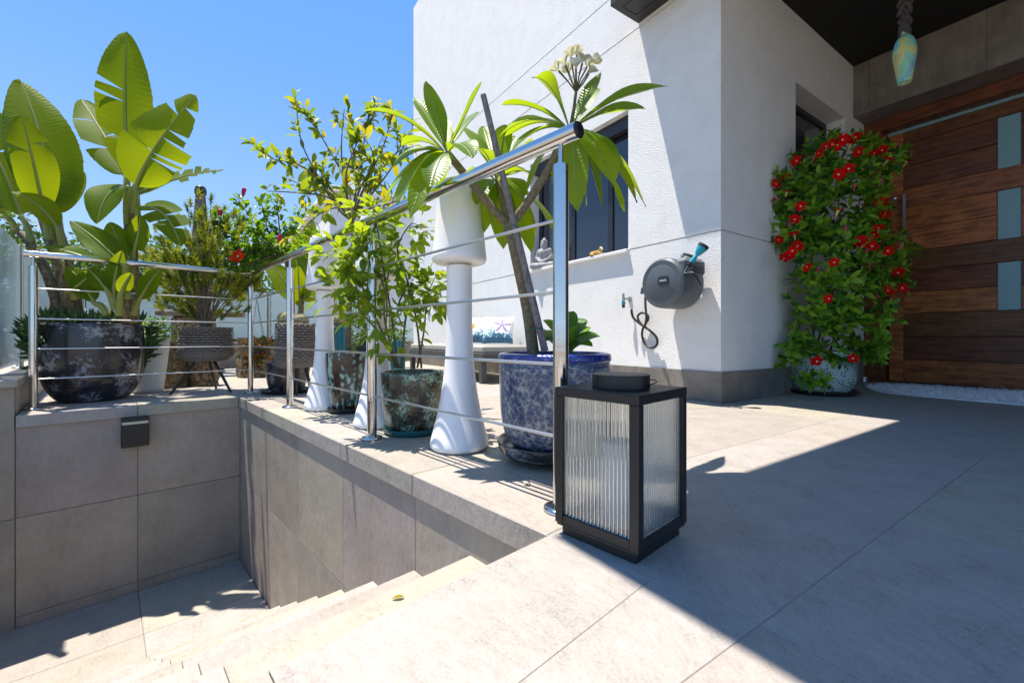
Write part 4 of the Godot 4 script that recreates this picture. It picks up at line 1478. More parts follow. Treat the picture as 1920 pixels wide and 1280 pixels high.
	var gm := mat("pendant_glass", Color(1, 1, 1, 0.55), 0.30)
	gm.transparency = BaseMaterial3D.TRANSPARENCY_ALPHA
	gm.albedo_texture = blend(256, [[noise(FastNoiseLite.TYPE_SIMPLEX_SMOOTH, 0.012, 256, 256, 256, 81, 2), 1.5]], ramp([[0.0, Color(0.45, 0.68, 0.85)], [0.35, Color(0.55, 0.85, 0.72)], [0.55, Color(0.62, 0.80, 0.55)], [0.75, Color(0.86, 0.82, 0.50)], [1.0, Color(0.80, 0.74, 0.45)]]))
	gm.uv1_scale = Vector3(1, 1, 1)
	part(pd, "glass", lathed(smooth_profile([Vector2(0.030, 1.942), Vector2(0.036, 1.97), Vector2(0.046, 2.04), Vector2(0.054, 2.10), Vector2(0.053, 2.14), Vector2(0.042, 2.185), Vector2(0.026, 2.21), Vector2(0.019, 2.22), Vector2(0.020, 2.235)], 5), 40), gm)
	part(pd, "base_glass", lathed([Vector2(0.0, 1.955), Vector2(0.02, 1.946), Vector2(0.031, 1.942)], 32), gm)
	var rope := MB.new()
	for s in 3:
		var rp := []
		for k in 90:
			var t := k / 89.0
			var y := lerpf(2.228, 3.15, t)
			var w := t * 44.0 + TAU * s / 3
			var knot := 0.010 + 0.016 * pow(maxf(0.0, sin(t * PI * 7.0)), 4.0)
			rp.append(Vector3(cos(w) * knot, y, sin(w) * knot))
		rope.tube(rp, 0.0105, 7)
	part(pd, "rope", rope, M.rope)
	var kn := MB.new()
	for q in [[2.37, 0.04], [2.42, 0.042], [2.30, 0.022], [2.255, 0.03], [2.24, 0.028]]:
		var kp := []
		for k in 25:
			var w := TAU * (k % 24) / 24
			kp.append(Vector3(cos(w) * q[1] * 0.62, q[0] + 0.022 * sin(w * 2.0 + q[1] * 90.0), sin(w) * q[1] * 0.62))
		kn.tube(kp, 0.012, 7, Vector2.ONE, false)
	part(pd, "knot", kn, M.rope)
	var pt := thing("fallen_petal", "pale curled petal on the floor by the blue pot", "petal", Vector3(0.046, 0.002, -1.305) * Vector3(1, 0, 1))
	part(pt, "petal_blade", blade(Vector3(-0.012, 0.001, 0.0), Vector3(0, 0.014, 0.004), Vector3(0.012, 0.002, 0.004), 0.009, Vector3.UP, {"fold": 0.5, "steps": 6}), M.white_petal)
	# fallen leaf on the second step
	var fl := thing("fallen_leaf", "curled yellow leaf lying on the second step", "leaf", U(0.905, 0.495, -0.159))
	part(fl, "leaf_blade", blade(Vector3(-0.013, 0.001, 0.004), Vector3(0, 0.006, 0), Vector3(0.015, 0.002, -0.003), 0.006, Vector3.UP, {"fold": 0.5}), M.citrus_b)


func build_ornaments() -> void:
	var at := H(2.0, -0.035, 1.197)
	var s := thing("seated_statue", "grey stone statue of a seated meditating figure on the window sill", "statue", at, -0.55)
	# front of the figure looks along +z
	var b := []
	var c := func(x: float, y: float, z: float) -> Vector3: return Vector3(x, y, z) * 1.05
	b.append([c.call(0, 0.03, -0.02), c.call(0, 0.04, 0.0), 0.055, 0.05])
	for q in [-1, 1]:
		b.append([c.call(q * 0.045, 0.036, -0.01), c.call(q * 0.115, 0.026, 0.035), 0.040, 0.030])
		b.append([c.call(q * 0.115, 0.026, 0.035), c.call(-q * 0.03, 0.022, 0.062), 0.028, 0.020])
		b.append([c.call(q * 0.062, 0.178, -0.012), c.call(q * 0.083, 0.110, -0.005), 0.026, 0.021])
		b.append([c.call(q * 0.083, 0.110, -0.005), c.call(q * 0.018, 0.062, 0.052), 0.020, 0.015])
		b.append([c.call(q * 0.034, 0.245, 0.0), c.call(q * 0.035, 0.222, 0.002), 0.007, 0.008])
	b.append([c.call(0, 0.08, -0.012), c.call(0, 0.155, -0.012), 0.054, 0.062])
	b.append([c.call(-0.04, 0.172, -0.012), c.call(0.04, 0.172, -0.012), 0.034, 0.034])
	b.append([c.call(0, 0.18, -0.008), c.call(0, 0.22, -0.002), 0.024, 0.022])
	b.append([c.call(0, 0.232, 0.002), c.call(0, 0.262, -0.004), 0.030, 0.037])
	b.append([c.call(0, 0.296, -0.008), c.call(0, 0.31, -0.008), 0.020, 0.012])
	b.append([c.call(0, 0.252, 0.028), c.call(0, 0.238, 0.037), 0.005, 0.007])
	var body := sdf_body(b, 0.0065, 0.018)
	for k in body.v.size():
		body.v[k].y = maxf(body.v[k].y, 0.0)
	part(s, "figure", body, M.statue)
	var curls := MB.new()
	for k in 90:
		var d := rv().normalized()
		if d.y < -0.1 or (d.z > 0.45 and d.y < 0.55):
			continue
		curls.lathe([Vector2(0.0055, -0.002), Vector2(0.005, 0.003), Vector2(0, 0.005)], 6, Vector3(0, 0.270, -0.004) + d * Vector3(0.040, 0.042, 0.040))
	part(s, "hair_curls", curls, M.statue)
	var cat := thing("sleeping_cat_figurine", "small gold and white crouching animal figurine on the window sill", "figurine", H(1.17, 0.01, 1.197), YAW_HOUSE)
	var g := []
	g.append([Vector3(0, 0.022, -0.055), Vector3(0, 0.026, 0.03), 0.024, 0.021])
	g.append([Vector3(0, 0.018, 0.02), Vector3(0, 0.046, 0.052), 0.016, 0.013])
	g.append([Vector3(0, 0.056, 0.055), Vector3(0, 0.054, 0.062), 0.015, 0.012])
	for q in [-1, 1]:
		g.append([Vector3(q * 0.012, 0.015, 0.035), Vector3(q * 0.014, 0.008, 0.085), 0.010, 0.007])
		g.append([Vector3(q * 0.018, 0.014, -0.05), Vector3(q * 0.022, 0.008, -0.015), 0.014, 0.008])
		g.append([Vector3(q * 0.008, 0.068, 0.052), Vector3(q * 0.010, 0.075, 0.051), 0.005, 0.002])
	g.append([Vector3(0, 0.012, -0.07), Vector3(0.03, 0.008, -0.10), 0.008, 0.005])
	var cb := sdf_body(g, 0.0045, 0.01)
	for k in cb.v.size():
		cb.v[k].y = maxf(cb.v[k].y, 0.0)
	part(cat, "body", cb, M.gold)
	part(cat, "head", sdf_body([[Vector3(0, 0.056, 0.0555), Vector3(0, 0.054, 0.0635), 0.0158, 0.013]], 0.004, 0.005), M.cream)
	# folded parasol
	var pb := Vector3(-4.05, 0, -5.55)
	var pr := thing("folded_parasol", "folded grey-mauve parasol with a dark finial behind the shrub", "parasol", pb)
	part(pr, "pole", tubed([Vector3(0, 0.06, 0), Vector3(0, 2.30, 0)], 0.024, 12), M.brushed)
	part(pr, "finial", lathed(smooth_profile([Vector2(0.03, 2.29), Vector2(0.062, 2.31), Vector2(0.066, 2.36), Vector2(0.05, 2.41), Vector2(0.0, 2.42)], 4), 20), M.black_metal)
	part(pr, "base_block", lathed([Vector2(0, 0), Vector2(0.26, 0), Vector2(0.26, 0.06), Vector2(0.05, 0.075), Vector2(0, 0.075)], 32), M.black_saucer)
	var cloth := MB.new()
	var rows := []
	for k in 13:
		var t := k / 12.0
		var row := PackedVector3Array()
		for j in 65:
			var w := TAU * (j % 64) / 64
			var r := lerpf(0.125, 0.05, t) * (1.0 + 0.30 * cos(w * 8.0 + t * 1.5) * (1.0 - 0.5 * t)) * (1.0 - 0.2 * exp(-pow((t - 0.45) * 9.0, 2)))
			row.append(Vector3(r * cos(w), lerpf(0.95, 2.30, t), r * sin(w)))
		rows.append(row)
	cloth.grid(rows)
	part(pr, "canopy", cloth, M.parasol)
	part(pr, "strap", lathed([Vector2(0.105, 1.50), Vector2(0.108, 1.52), Vector2(0.108, 1.55), Vector2(0.105, 1.57)], 24), M.parasol)


# ---------------------------------------------------------------- plants
const EYE := Vector3(0, 0.45, 0)
var L := {}          # leaf shapes: name -> [MB, ArrayMesh]


func leaf_shapes() -> void:
	var make := func(w: float, wide: float, fold: float, droop: float, sharp := 0.85, steps := 5) -> MB:
		return blade(Vector3.ZERO, Vector3(0, 0.12 - droop * 0.2, 0.5), Vector3(0, -droop, 1), w, Vector3.UP, {"steps": steps, "wide": wide, "fold": fold, "sharp": sharp, "cols": [-1.0, 0.0, 1.0]})
	L.oval_a = make.call(0.22, 0.5, 0.3, 0.18)
	L.oval_b = make.call(0.19, 0.55, 0.45, 0.35)
	L.oval_c = make.call(0.24, 0.45, 0.15, 0.05)
	L.round = make.call(0.34, 0.45, 0.2, 0.15, 0.7)
	L.slim = make.call(0.11, 0.4, 0.4, 0.25)
	L.petal = make.call(0.36, 0.66, 0.12, 0.1, 0.6)
	L.small = blade(Vector3.ZERO, Vector3(0, 0.1, 0.5), Vector3(0, -0.1, 1), 0.3, Vector3.UP, {"steps": 3, "fold": 0.3, "cols": [-1.0, 0.0, 1.0]})
	var tri := MB.new()
	for q in [[0.0, 1.0], [0.85, 0.72], [-0.85, 0.72]]:
		tri.append(L.oval_a, Transform3D(Basis(Vector3.UP, q[0]).scaled(Vector3.ONE * q[1]), Vector3.ZERO))
	L.lobed = tri
	var finger := MB.new()
	finger.tube([Vector3(0, 0, 0), Vector3(0, 0.06, 0.3), Vector3(0, 0.16, 0.7), Vector3(0, 0.3, 1.0)], [0.075, 0.10, 0.085, 0.012], 5)
	L.finger = finger
	for k in L.keys():
		L[k] = [L[k], L[k].mesh()]


func settle(t: Node3D, leaves: Array, most: int, called := "leaf") -> void:
	# leaves: [shape, material name, transform]; those that show largest become parts, the rest one mass per material
	var order := []
	for q in leaves:
		var x: Transform3D = q[2]
		var p: Vector3 = t.position + x.origin
		order.append([x.basis.z.length() / maxf(p.distance_to(EYE), 0.2) + 0.02 * (EYE - p).normalized().dot(x.origin.normalized()), q])
	order.sort_custom(func(a, b): return a[0] > b[0])
	var rest := {}
	for k in order.size():
		var q: Array = order[k][1]
		if k < most:
			part(t, called, L[q[0]][1], M[q[1]], q[2])
		else:
			if not rest.has(q[1]):
				rest[q[1]] = MB.new()
			rest[q[1]].append(L[q[0]][0], q[2])
	for m in rest:
		part(t, "foliage", rest[m], M[m]).set_meta("kind", "stuff")


func shoot(out: Array, at: Vector3, dir: Vector3, pairs: int, size: float, shapes: Array, mats: Array, open := 0.95, gap := 0.28) -> void:
	# opposite pairs of leaves up a shoot
	dir = dir.normalized()
	var side := dir.cross(Vector3(0.3, 1, 0.2)).normalized()
	for k in pairs:
		var p := at + dir * size * gap * k
		var turn := side.rotated(dir, k * 1.57 + rng.randf_range(-0.4, 0.4))
		var s := size * (1.0 - 0.5 * k / maxf(1.0, pairs)) * rng.randf_range(0.8, 1.15)
		var lift := lerpf(open, 0.45, float(k) / maxf(1, pairs))
		for sgn in [-1.0, 1.0]:
			var d: Vector3 = (dir * cos(lift) + turn * sgn * sin(lift) + Vector3(0, -0.08, 0)).normalized()
			out.append([shapes[rng.randi() % shapes.size()], mats[rng.randi() % mats.size()], facing(p, d, (dir + rv(0.25)).normalized(), s)])


func limb(t: Node3D, called: String, pts: Array, r0: float, r1: float, m: Material, base: Vector3, seg := 9) -> MeshInstance3D:
	var q := []
	for p in pts:
		q.append((p as Vector3) - base)
	var c := curve(q, 5)
	return part(t, called, tubed(c, taper(r0, r1, c.size()), seg), m)


func ribbed_leaf(t: Node3D, base: Vector3, p0: Vector3, p1: Vector3, bulge: float, w: float, m: Material, rib: Material, rib_r: float, o := {}, up := Vector3.UP) -> void:
	var pc: Vector3 = (p0 + p1) / 2 + Vector3(0, bulge, 0) + (o.get("push", Vector3.ZERO) as Vector3)
	var lf := part(t, "leaf", blade(p0 - base, pc - base, p1 - base, w, up, o), m)
	var line := []
	for k in 9:
		var tt := k / 8.0 * 0.97
		line.append(p0 * (1 - tt) * (1 - tt) + pc * 2 * tt * (1 - tt) + p1 * tt * tt - base - up.normalized() * rib_r * 0.3)
	part(lf, "midrib", tubed(line, taper(rib_r, rib_r * 0.25, 9), 5), rib)


func build_plumeria() -> void:
	var base := Vector3(0.158, 0.37, -1.60)
	var t := thing("plumeria_tree", "plumeria with long glossy leaves and white blossoms in the big blue pot", "tree", base)
	var fork := Vector3(-0.010, 0.865, -1.600)
	limb(t, "trunk", [Vector3(0.080, 0.388, -1.600), Vector3(0.058, 0.556, -1.600), Vector3(0.020, 0.732, -1.600), fork], 0.023, 0.019, M.plumeria_bark, base, 12)
	var c1 := Vector3(-0.244, 1.145, -1.600)
	var c2 := Vector3(0.206, 1.186, -1.500)
	var c3 := Vector3(-0.059, 1.093, -1.740)
	limb(t, "branch", [fork, Vector3(-0.110, 0.979, -1.600), c1], 0.017, 0.014, M.plumeria_bark, base)
	limb(t, "branch", [fork, Vector3(0.088, 0.991, -1.560), c2], 0.017, 0.014, M.plumeria_bark, base)
	limb(t, "branch", [fork, Vector3(-0.031, 0.964, -1.660), c3], 0.016, 0.012, M.plumeria_bark, base)
	# tip of each leaf, how far it arches, its half width
	var sets := [
		[c1, [[Vector3(-0.524, 1.246, -1.500), 0.09, 0.037], [Vector3(-0.395, 1.416, -1.720), 0.03, 0.026], [Vector3(-0.330, 1.435, -1.640), 0.01, 0.037], [Vector3(-0.110, 1.393, -1.570), 0.0, 0.034], [Vector3(-0.142, 1.401, -1.800), 0.03, 0.03], [Vector3(-0.131, 1.047, -1.420), 0.08, 0.042],
			[Vector3(-0.431, 1.196, -1.660), 0.06, 0.036], [Vector3(-0.421, 1.057, -1.520), 0.07, 0.036], [Vector3(-0.459, 0.930, -1.520), 0.11, 0.036], [Vector3(-0.390, 0.899, -1.440), 0.12, 0.036], [Vector3(-0.334, 0.843, -1.400), 0.10, 0.034], [Vector3(-0.273, 0.948, -1.420), 0.06, 0.042], [Vector3(-0.301, 1.051, -1.700), 0.07, 0.034], [Vector3(-0.284, 1.363, -1.750), 0.0, 0.026]]],
		[c3, [[Vector3(-0.217, 1.367, -1.850), 0.05, 0.036], [Vector3(-0.026, 1.309, -1.720), 0.05, 0.034], [Vector3(-0.134, 1.416, -1.950), 0.03, 0.034], [Vector3(0.090, 1.284, -1.800), 0.05, 0.034], [Vector3(-0.124, 1.163, -1.600), 0.05, 0.036], [Vector3(-0.136, 0.952, -1.620), 0.08, 0.036], [Vector3(-0.112, 0.873, -1.720), 0.10, 0.036],
			[Vector3(-0.033, 0.794, -1.660), 0.10, 0.046], [Vector3(0.079, 0.791, -1.720), 0.10, 0.044], [Vector3(0.187, 0.883, -1.780), 0.10, 0.046], [Vector3(0.104, 0.903, -1.860), 0.08, 0.04], [Vector3(-0.196, 1.119, -1.780), 0.06, 0.036], [Vector3(0.080, 1.055, -1.600), 0.06, 0.036], [Vector3(0.045, 0.969, -1.580), 0.07, 0.038], [Vector3(0.012, 1.347, -1.900), 0.03, 0.032]]],
		[c2, [[Vector3(-0.039, 1.294, -1.550), 0.06, 0.035], [Vector3(0.069, 1.338, -1.460), 0.10, 0.048], [Vector3(0.313, 1.384, -1.500), 0.0, 0.036], [Vector3(0.500, 1.263, -1.380), 0.06, 0.036], [Vector3(0.476, 1.264, -1.520), 0.05, 0.032], [Vector3(0.336, 1.420, -1.660), 0.02, 0.028], [Vector3(-0.049, 1.212, -1.620), 0.10, 0.038], [Vector3(-0.033, 1.256, -1.740), 0.09, 0.036],
			[Vector3(-0.004, 1.091, -1.480), 0.08, 0.038], [Vector3(0.311, 0.920, -1.320), 0.11, 0.056], [Vector3(0.422, 0.905, -1.440), 0.10, 0.048], [Vector3(0.324, 0.905, -1.520), 0.10, 0.044], [Vector3(0.427, 0.929, -1.620), 0.10, 0.036], [Vector3(0.539, 0.978, -1.720), 0.12, 0.034], [Vector3(0.218, 0.867, -1.420), 0.10, 0.040], [Vector3(0.168, 1.005, -1.640), 0.08, 0.036], [Vector3(0.049, 0.977, -1.580), 0.10, 0.040], [Vector3(0.280, 0.945, -1.600), 0.10, 0.036]]]]
	for s in sets:
		for q in s[1]:
			var d: Vector3 = (q[0] - s[0])
			var p0: Vector3 = s[0] + d.normalized() * 0.012
			var up := (Vector3(0, 1, 0) + d.normalized() * -0.35 + Vector3(rng.randf_range(-0.25, 0.25), 0, 0.25 + rng.randf_range(-0.2, 0.2))).normalized()
			ribbed_leaf(t, base, p0, q[0], q[1], q[2] * 1.22, M.plumeria_leaf, M.plumeria_rib, 0.0032, {"steps": 14, "wide": 0.6, "fold": 0.2, "sharp": 0.7, "wave": 0.06, "cols": [-1.0, -0.6, 0.0, 0.6, 1.0]}, up)
	# blossoms
	var hub := Vector3(0.225, 1.313, -1.500)
	limb(t, "flower_stalk", [c2, Vector3(0.217, 1.251, -1.500), hub], 0.007, 0.005, M.stem, base)
	for q in [[1048, 133, 1.50], [1060, 122, 1.46], [1071, 108, 1.50], [1082, 104, 1.54], [1092, 118, 1.46], [1100, 126, 1.5], [1112, 120, 1.52], [1080, 128, 1.44], [1066, 134, 1.56], [1104, 138, 1.46]]:
		var p := Vector3((q[0] - 960) / 801.0 * q[2], 0.45 - (q[1] - 633) / 801.0 * q[2], -q[2])
		var d := (p - hub).normalized()
		var fl := MB.new()
		for k in 5:
			var w := TAU * k / 5 + rng.randf()
			var sd := d.cross(Vector3(0.2, 0.3, 1)).normalized().rotated(d, w)
			fl.append(L.petal[0], facing(Vector3.ZERO, (d + sd * 0.75).normalized(), d, 0.037))
		var f := part(t, "flower", fl, M.white_petal, moved(p - base))
		part(f, "pedicel", tubed([hub - p, (hub - p) * 0.5 + rv(0.004), Vector3.ZERO], [0.003, 0.0025, 0.004], 5), M.stem)
	var s := thing("wooden_stake", "weathered grey wooden stake tied to the plumeria trunk", "stake", base)
	var s0 := Vector3(0.119, 0.402, -1.540) - base
	var s1 := Vector3(-0.103, 1.319, -1.530) - base
	part(s, "pole", tubed([s0, s0.lerp(s1, 0.5), s1], [0.0135, 0.0125, 0.0105], 10), M.stake)
	for q in [[0.48, 0.030], [0.08, 0.034]]:
		var ring := []
		var c := s0.lerp(s1, q[0]) + Vector3(-0.012, 0, -0.035)
		for k in 17:
			var w := TAU * (k % 16) / 16
			ring.append(c + Vector3(cos(w) * q[1], sin(w) * 0.008, sin(w) * 0.055))
		var b := MB.new()
		b.tube(ring, 0.0022, 5, Vector2.ONE, false)
		part(s, "tie", b, M.green_tie)
	# low plant beside it
	var b2 := Vector3(0.201, 0.381, -1.580)
	var lp := thing("leafy_plant", "low bright green leafy plant at the right side of the blue pot", "plant", b2)
	for q in [[Vector3(0.117, 0.517, -1.620), 0.03], [Vector3(0.178, 0.539, -1.660), 0.03], [Vector3(0.232, 0.550, -1.600), 0.032], [Vector3(0.286, 0.523, -1.660), 0.036], [Vector3(0.332, 0.454, -1.600), 0.038], [Vector3(0.292, 0.417, -1.540), 0.034], [Vector3(0.110, 0.473, -1.700), 0.03], [Vector3(0.232, 0.490, -1.520), 0.034], [Vector3(0.309, 0.495, -1.720), 0.03], [Vector3(0.152, 0.484, -1.520), 0.032], [Vector3(0.213, 0.522, -1.740), 0.03], [Vector3(0.253, 0.437, -1.500), 0.03], [Vector3(0.191, 0.459, -1.500), 0.03], [Vector3(0.140, 0.444, -1.600), 0.03], [Vector3(0.112, 0.437, -1.540), 0.026]]:
		var p0: Vector3 = b2 + Vector3(rng.randf_range(-0.02, 0.02), 0.0, rng.randf_range(-0.02, 0.02))
		ribbed_leaf(lp, b2, p0, q[0], 0.05, q[1], M.glossy_leaf if rng.randf() < 0.6 else M.fresh_leaf, M.green_stem, 0.002, {"steps": 10, "wide": 0.62, "fold": 0.25, "sharp": 0.8}, Vector3(0, 1, 0.4))


func giant_leaf(t: Node3D, base: Vector3, foot: Vector3, p0: Vector3, p1: Vector3, push: Vector3, w: float, m: Material, tears: Array, up: Vector3) -> void:
	var pc := (p0 + p1) / 2 + push
	var lf := part(t, "leaf", blade(p0 - base, pc - base, p1 - base, w, up, {"steps": 70, "rag": 0.035, "pleat": 0.010, "wide": 0.42, "fold": 0.16, "sharp": 0.62, "wave": 0.07, "tears": tears, "cols": [-1.0, -0.75, -0.5, -0.25, 0.0, 0.25, 0.5, 0.75, 1.0]}), m)
	var line := []
	for k in 12:
		var tt := k / 11.0 * 0.98
		line.append(p0 * (1 - tt) * (1 - tt) + pc * 2 * tt * (1 - tt) + p1 * tt * tt - base)
	part(lf, "midrib", tubed(line, taper(0.012, 0.003, 12), 7), M.petiole)
	var d := (pc - p0).normalized()
	var st := curve([foot - base, foot.lerp(p0, 0.5) - base + Vector3(0, 0.02, 0), p0 - base - d * 0.02, p0 - base + d * 0.01], 5)
	part(lf, "petiole", tubed(st, taper(0.024, 0.012, st.size()), 8), M.petiole)


func build_bananas() -> void:
	var face := Vector3(0.62, 0.35, 0.70)
	var base := Vector3(-3.10, 0.525, -3.0)
	var t := thing("banana_plant", "broad-leaved banana plant leaning out of the left of the black planter", "banana plant", base, 0, "banana plants in the black planter")
	for q in [[[Vector3(-3.175, 0.552, -3.020), Vector3(-3.261, 0.838, -3.020), Vector3(-3.393, 1.095, -3.020), Vector3(-3.502, 1.218, -3.000)], 0.040, 0.018], [[Vector3(-3.101, 0.551, -3.000), Vector3(-3.146, 0.798, -3.000), Vector3(-3.251, 1.117, -3.000), Vector3(-3.318, 1.304, -3.000)], 0.038, 0.016], [[Vector3(-3.113, 0.553, -3.060), Vector3(-3.133, 0.805, -3.060), Vector3(-3.238, 1.154, -3.080), Vector3(-3.307, 1.346, -3.080)], 0.034, 0.014]]:
		limb(t, "stem", q[0], q[1], q[2], M.pseudostem, base, 12)
	giant_leaf(t, base, Vector3(-3.285, 1.073, -3.060), Vector3(-3.315, 1.338, -3.080), Vector3(-3.691, 2.380, -3.200), Vector3(0.10, 0.02, 0), 0.20, M.banana_leaf, [], face)
	giant_leaf(t, base, Vector3(-3.258, 1.135, -3.000), Vector3(-3.266, 1.324, -2.980), Vector3(-3.285, 1.946, -2.860), Vector3(0.06, 0.0, 0.05), 0.13, M.banana_leaf, [-0.6, 0.7], Vector3(0.9, 0.1, 0.2))
	giant_leaf(t, base, Vector3(-3.393, 1.121, -3.020), Vector3(-3.446, 1.304, -3.000), Vector3(-3.876, 2.147, -3.000), Vector3(0.05, 0.05, 0), 0.20, M.banana_leaf, [0.5, -0.4], face)
	giant_leaf(t, base, Vector3(-3.483, 1.203, -3.000), Vector3(-3.506, 1.290, -2.950), Vector3(-3.845, 1.509, -2.800), Vector3(0, 0.08, 0), 0.16, M.banana_leaf, [], Vector3(0.3, 0.9, 0.3))
	giant_leaf(t, base, Vector3(-3.261, 1.192, -3.080), Vector3(-3.319, 1.365, -3.120), Vector3(-3.312, 1.731, -3.300), Vector3(0, 0.02, 0), 0.07, M.banana_leaf, [], Vector3(0.6, 0.3, 0.6))
	giant_leaf(t, base, Vector3(-3.146, 1.023, -3.000), Vector3(-3.149, 1.216, -2.950), Vector3(-3.286, 1.404, -2.800), Vector3(0.02, 0.08, 0), 0.10, M.banana_leaf, [], Vector3(0.3, 0.8, 0.5))
	giant_leaf(t, base, Vector3(-2.983, 0.793, -2.950), Vector3(-2.824, 0.960, -2.900), Vector3(-3.131, 1.058, -2.850), Vector3(0, 0.03, 0), 0.065, M.banana_leaf, [], Vector3(0.3, 0.8, 0.6))
	giant_leaf(t, base, Vector3(-2.969, 0.714, -2.900), Vector3(-2.953, 0.763, -2.850), Vector3(-2.757, 0.923, -2.850), Vector3(0, -0.02, 0), 0.05, M.banana_leaf, [], face)
	base = Vector3(-2.86, 0.525, -3.06)
	t = thing("banana_plant", "tall banana plant with torn leaves at the right of the black planter", "banana plant", base, 0, "banana plants in the black planter")
	for q in [[[Vector3(-2.788, 0.554, -3.080), Vector3(-2.787, 0.887, -3.100), Vector3(-2.804, 1.202, -3.120), Vector3(-2.834, 1.442, -3.140)], 0.040, 0.020], [[Vector3(-2.748, 0.554, -3.100), Vector3(-2.740, 0.849, -3.100), Vector3(-2.748, 1.158, -3.100), Vector3(-2.705, 1.378, -3.060)], 0.034, 0.014]]:
		limb(t, "stem", q[0], q[1], q[2], M.pseudostem, base, 12)
	giant_leaf(t, base, Vector3(-2.830, 1.363, -3.140), Vector3(-2.848, 1.693, -3.160), Vector3(-2.943, 2.790, -3.260), Vector3(0.0, 0, 0.04), 0.165, M.banana_leaf, [-0.2, -0.47, -0.55], face)
	giant_leaf(t, base, Vector3(-2.705, 1.340, -3.060), Vector3(-2.662, 1.517, -3.020), Vector3(-2.173, 2.120, -2.940), Vector3(-0.12, -0.04, 0), 0.22, M.banana_leaf, [0.36, 0.41, 0.58, 0.66, 0.88, -0.42, -0.8], Vector3(0.5, 0.5, 0.7))
	giant_leaf(t, base, Vector3(-2.852, 1.369, -3.160), Vector3(-2.937, 1.676, -3.240), Vector3(-3.438, 2.352, -3.400), Vector3(0.04, 0.0, 0), 0.16, M.banana_leaf, [-0.34, -0.7, 0.5], face)
	giant_leaf(t, base, Vector3(-2.748, 1.274, -3.100), Vector3(-2.736, 1.512, -3.140), Vector3(-2.225, 1.748, -3.300), Vector3(0.02, 0.07, 0), 0.11, M.banana_leaf, [0.4, 0.55, 0.66, 0.74, 0.82, 0.9, -0.45, -0.6, -0.7, -0.8, -0.9], Vector3(0.2, 0.8, 0.5))
	giant_leaf(t, base, Vector3(-2.794, 1.274, -3.100), Vector3(-2.748, 1.516, -3.040), Vector3(-2.797, 1.216, -2.880), Vector3(-0.06, 0.14, 0), 0.13, M.banana_leaf, [], Vector3(0.1, 0.8, 0.5))
	giant_leaf(t, base, Vector3(-2.722, 1.192, -3.080), Vector3(-2.649, 1.380, -3.040), Vector3(-2.267, 1.073, -2.920), Vector3(0.06, 0.16, 0), 0.12, M.banana_leaf, [0.35, 0.6, -0.5, -0.75], Vector3(0.2, 0.8, 0.5))
	giant_leaf(t, base, Vector3(-2.856, 1.381, -3.200), Vector3(-2.925, 1.575, -3.300), Vector3(-2.764, 1.812, -3.600), Vector3(0, 0.05, 0), 0.10, M.banana_leaf, [], Vector3(0.2, 0.9, 0.4))
	giant_leaf(t, base, Vector3(-2.659, 0.719, -2.950), Vector3(-2.625, 0.939, -2.880), Vector3(-2.936, 1.226, -2.840), Vector3(0.02, 0.02, 0), 0.085, M.banana_leaf, [], face)
	giant_leaf(t, base, Vector3(-2.697, 0.798, -3.000), Vector3(-2.694, 1.019, -2.980), Vector3(-2.777, 1.249, -2.950), Vector3(-0.02, 0.02, 0), 0.07, M.banana_leaf, [], face)
	giant_leaf(t, base, Vector3(-2.723, 0.804, -3.050), Vector3(-2.677, 1.065, -3.020), Vector3(-2.614, 1.315, -3.000), Vector3(0.02, 0.0, 0), 0.065, M.banana_leaf, [], face)
	giant_leaf(t, base, Vector3(-2.697, 0.642, -2.900), Vector3(-2.704, 0.763, -2.850), Vector3(-2.779, 0.897, -2.800), Vector3(0, 0.02, 0), 0.055, M.banana_leaf, [], face)
	giant_leaf(t, base, Vector3(-2.653, 0.605, -2.880), Vector3(-2.584, 0.742, -2.820), Vector3(-2.496, 0.873, -2.800), Vector3(0, 0.02, 0), 0.045, M.banana_leaf, [], face)
	giant_leaf(t, base, Vector3(-2.659, 0.611, -3.000), Vector3(-2.597, 0.722, -2.980), Vector3(-2.431, 0.921, -2.950), Vector3(0, 0.03, 0), 0.06, M.banana_leaf, [], face)
	giant_leaf(t, base, Vector3(-2.668, 0.607, -2.920), Vector3(-2.689, 0.712, -2.880), Vector3(-2.614, 1.032, -2.860), Vector3(-0.03, 0.0, 0), 0.06, M.banana_leaf, [], face)
	giant_leaf(t, base, Vector3(-2.752, 0.606, -2.900), Vector3(-2.822, 0.694, -2.880), Vector3(-3.023, 0.932, -2.900), Vector3(0, 0.04, 0), 0.07, M.banana_leaf, [], face)
	# a smaller one farther back
	base = Vector3(-2.32, 0.0, -4.62)
	pot("clay_pot", "dark pot hidden behind the cactus planter", base, [Vector2(0.10, 0.0), Vector2(0.14, 0.2), Vector2(0.15, 0.3)], M.black_saucer, 0.014, 32, 0.03, 0.0)
	base.y = 0.28
	t = thing("young_banana_plant", "young bright green banana plant beyond the cacti", "banana plant", base)
	limb(t, "stem", [base, Vector3(-2.251, 0.955, -4.600)], 0.03, 0.02, M.pseudostem, base)
	for q in [[Vector3(-2.286, 0.783, -4.600), Vector3(-2.258, 1.214, -4.500), 0.08, 1], [Vector3(-2.251, 0.841, -4.600), Vector3(-2.079, 1.085, -4.500), 0.06, 0], [Vector3(-2.322, 0.816, -4.650), Vector3(-2.670, 1.277, -4.700), 0.13, 0], [Vector3(-2.268, 0.869, -4.600), Vector3(-2.487, 1.726, -4.800), 0.12, 0], [Vector3(-2.240, 0.869, -4.600), Vector3(-1.675, 0.851, -4.400), 0.09, 0], [Vector3(-2.312, 0.996, -4.700), Vector3(-2.294, 1.814, -4.900), 0.11, 1]]:
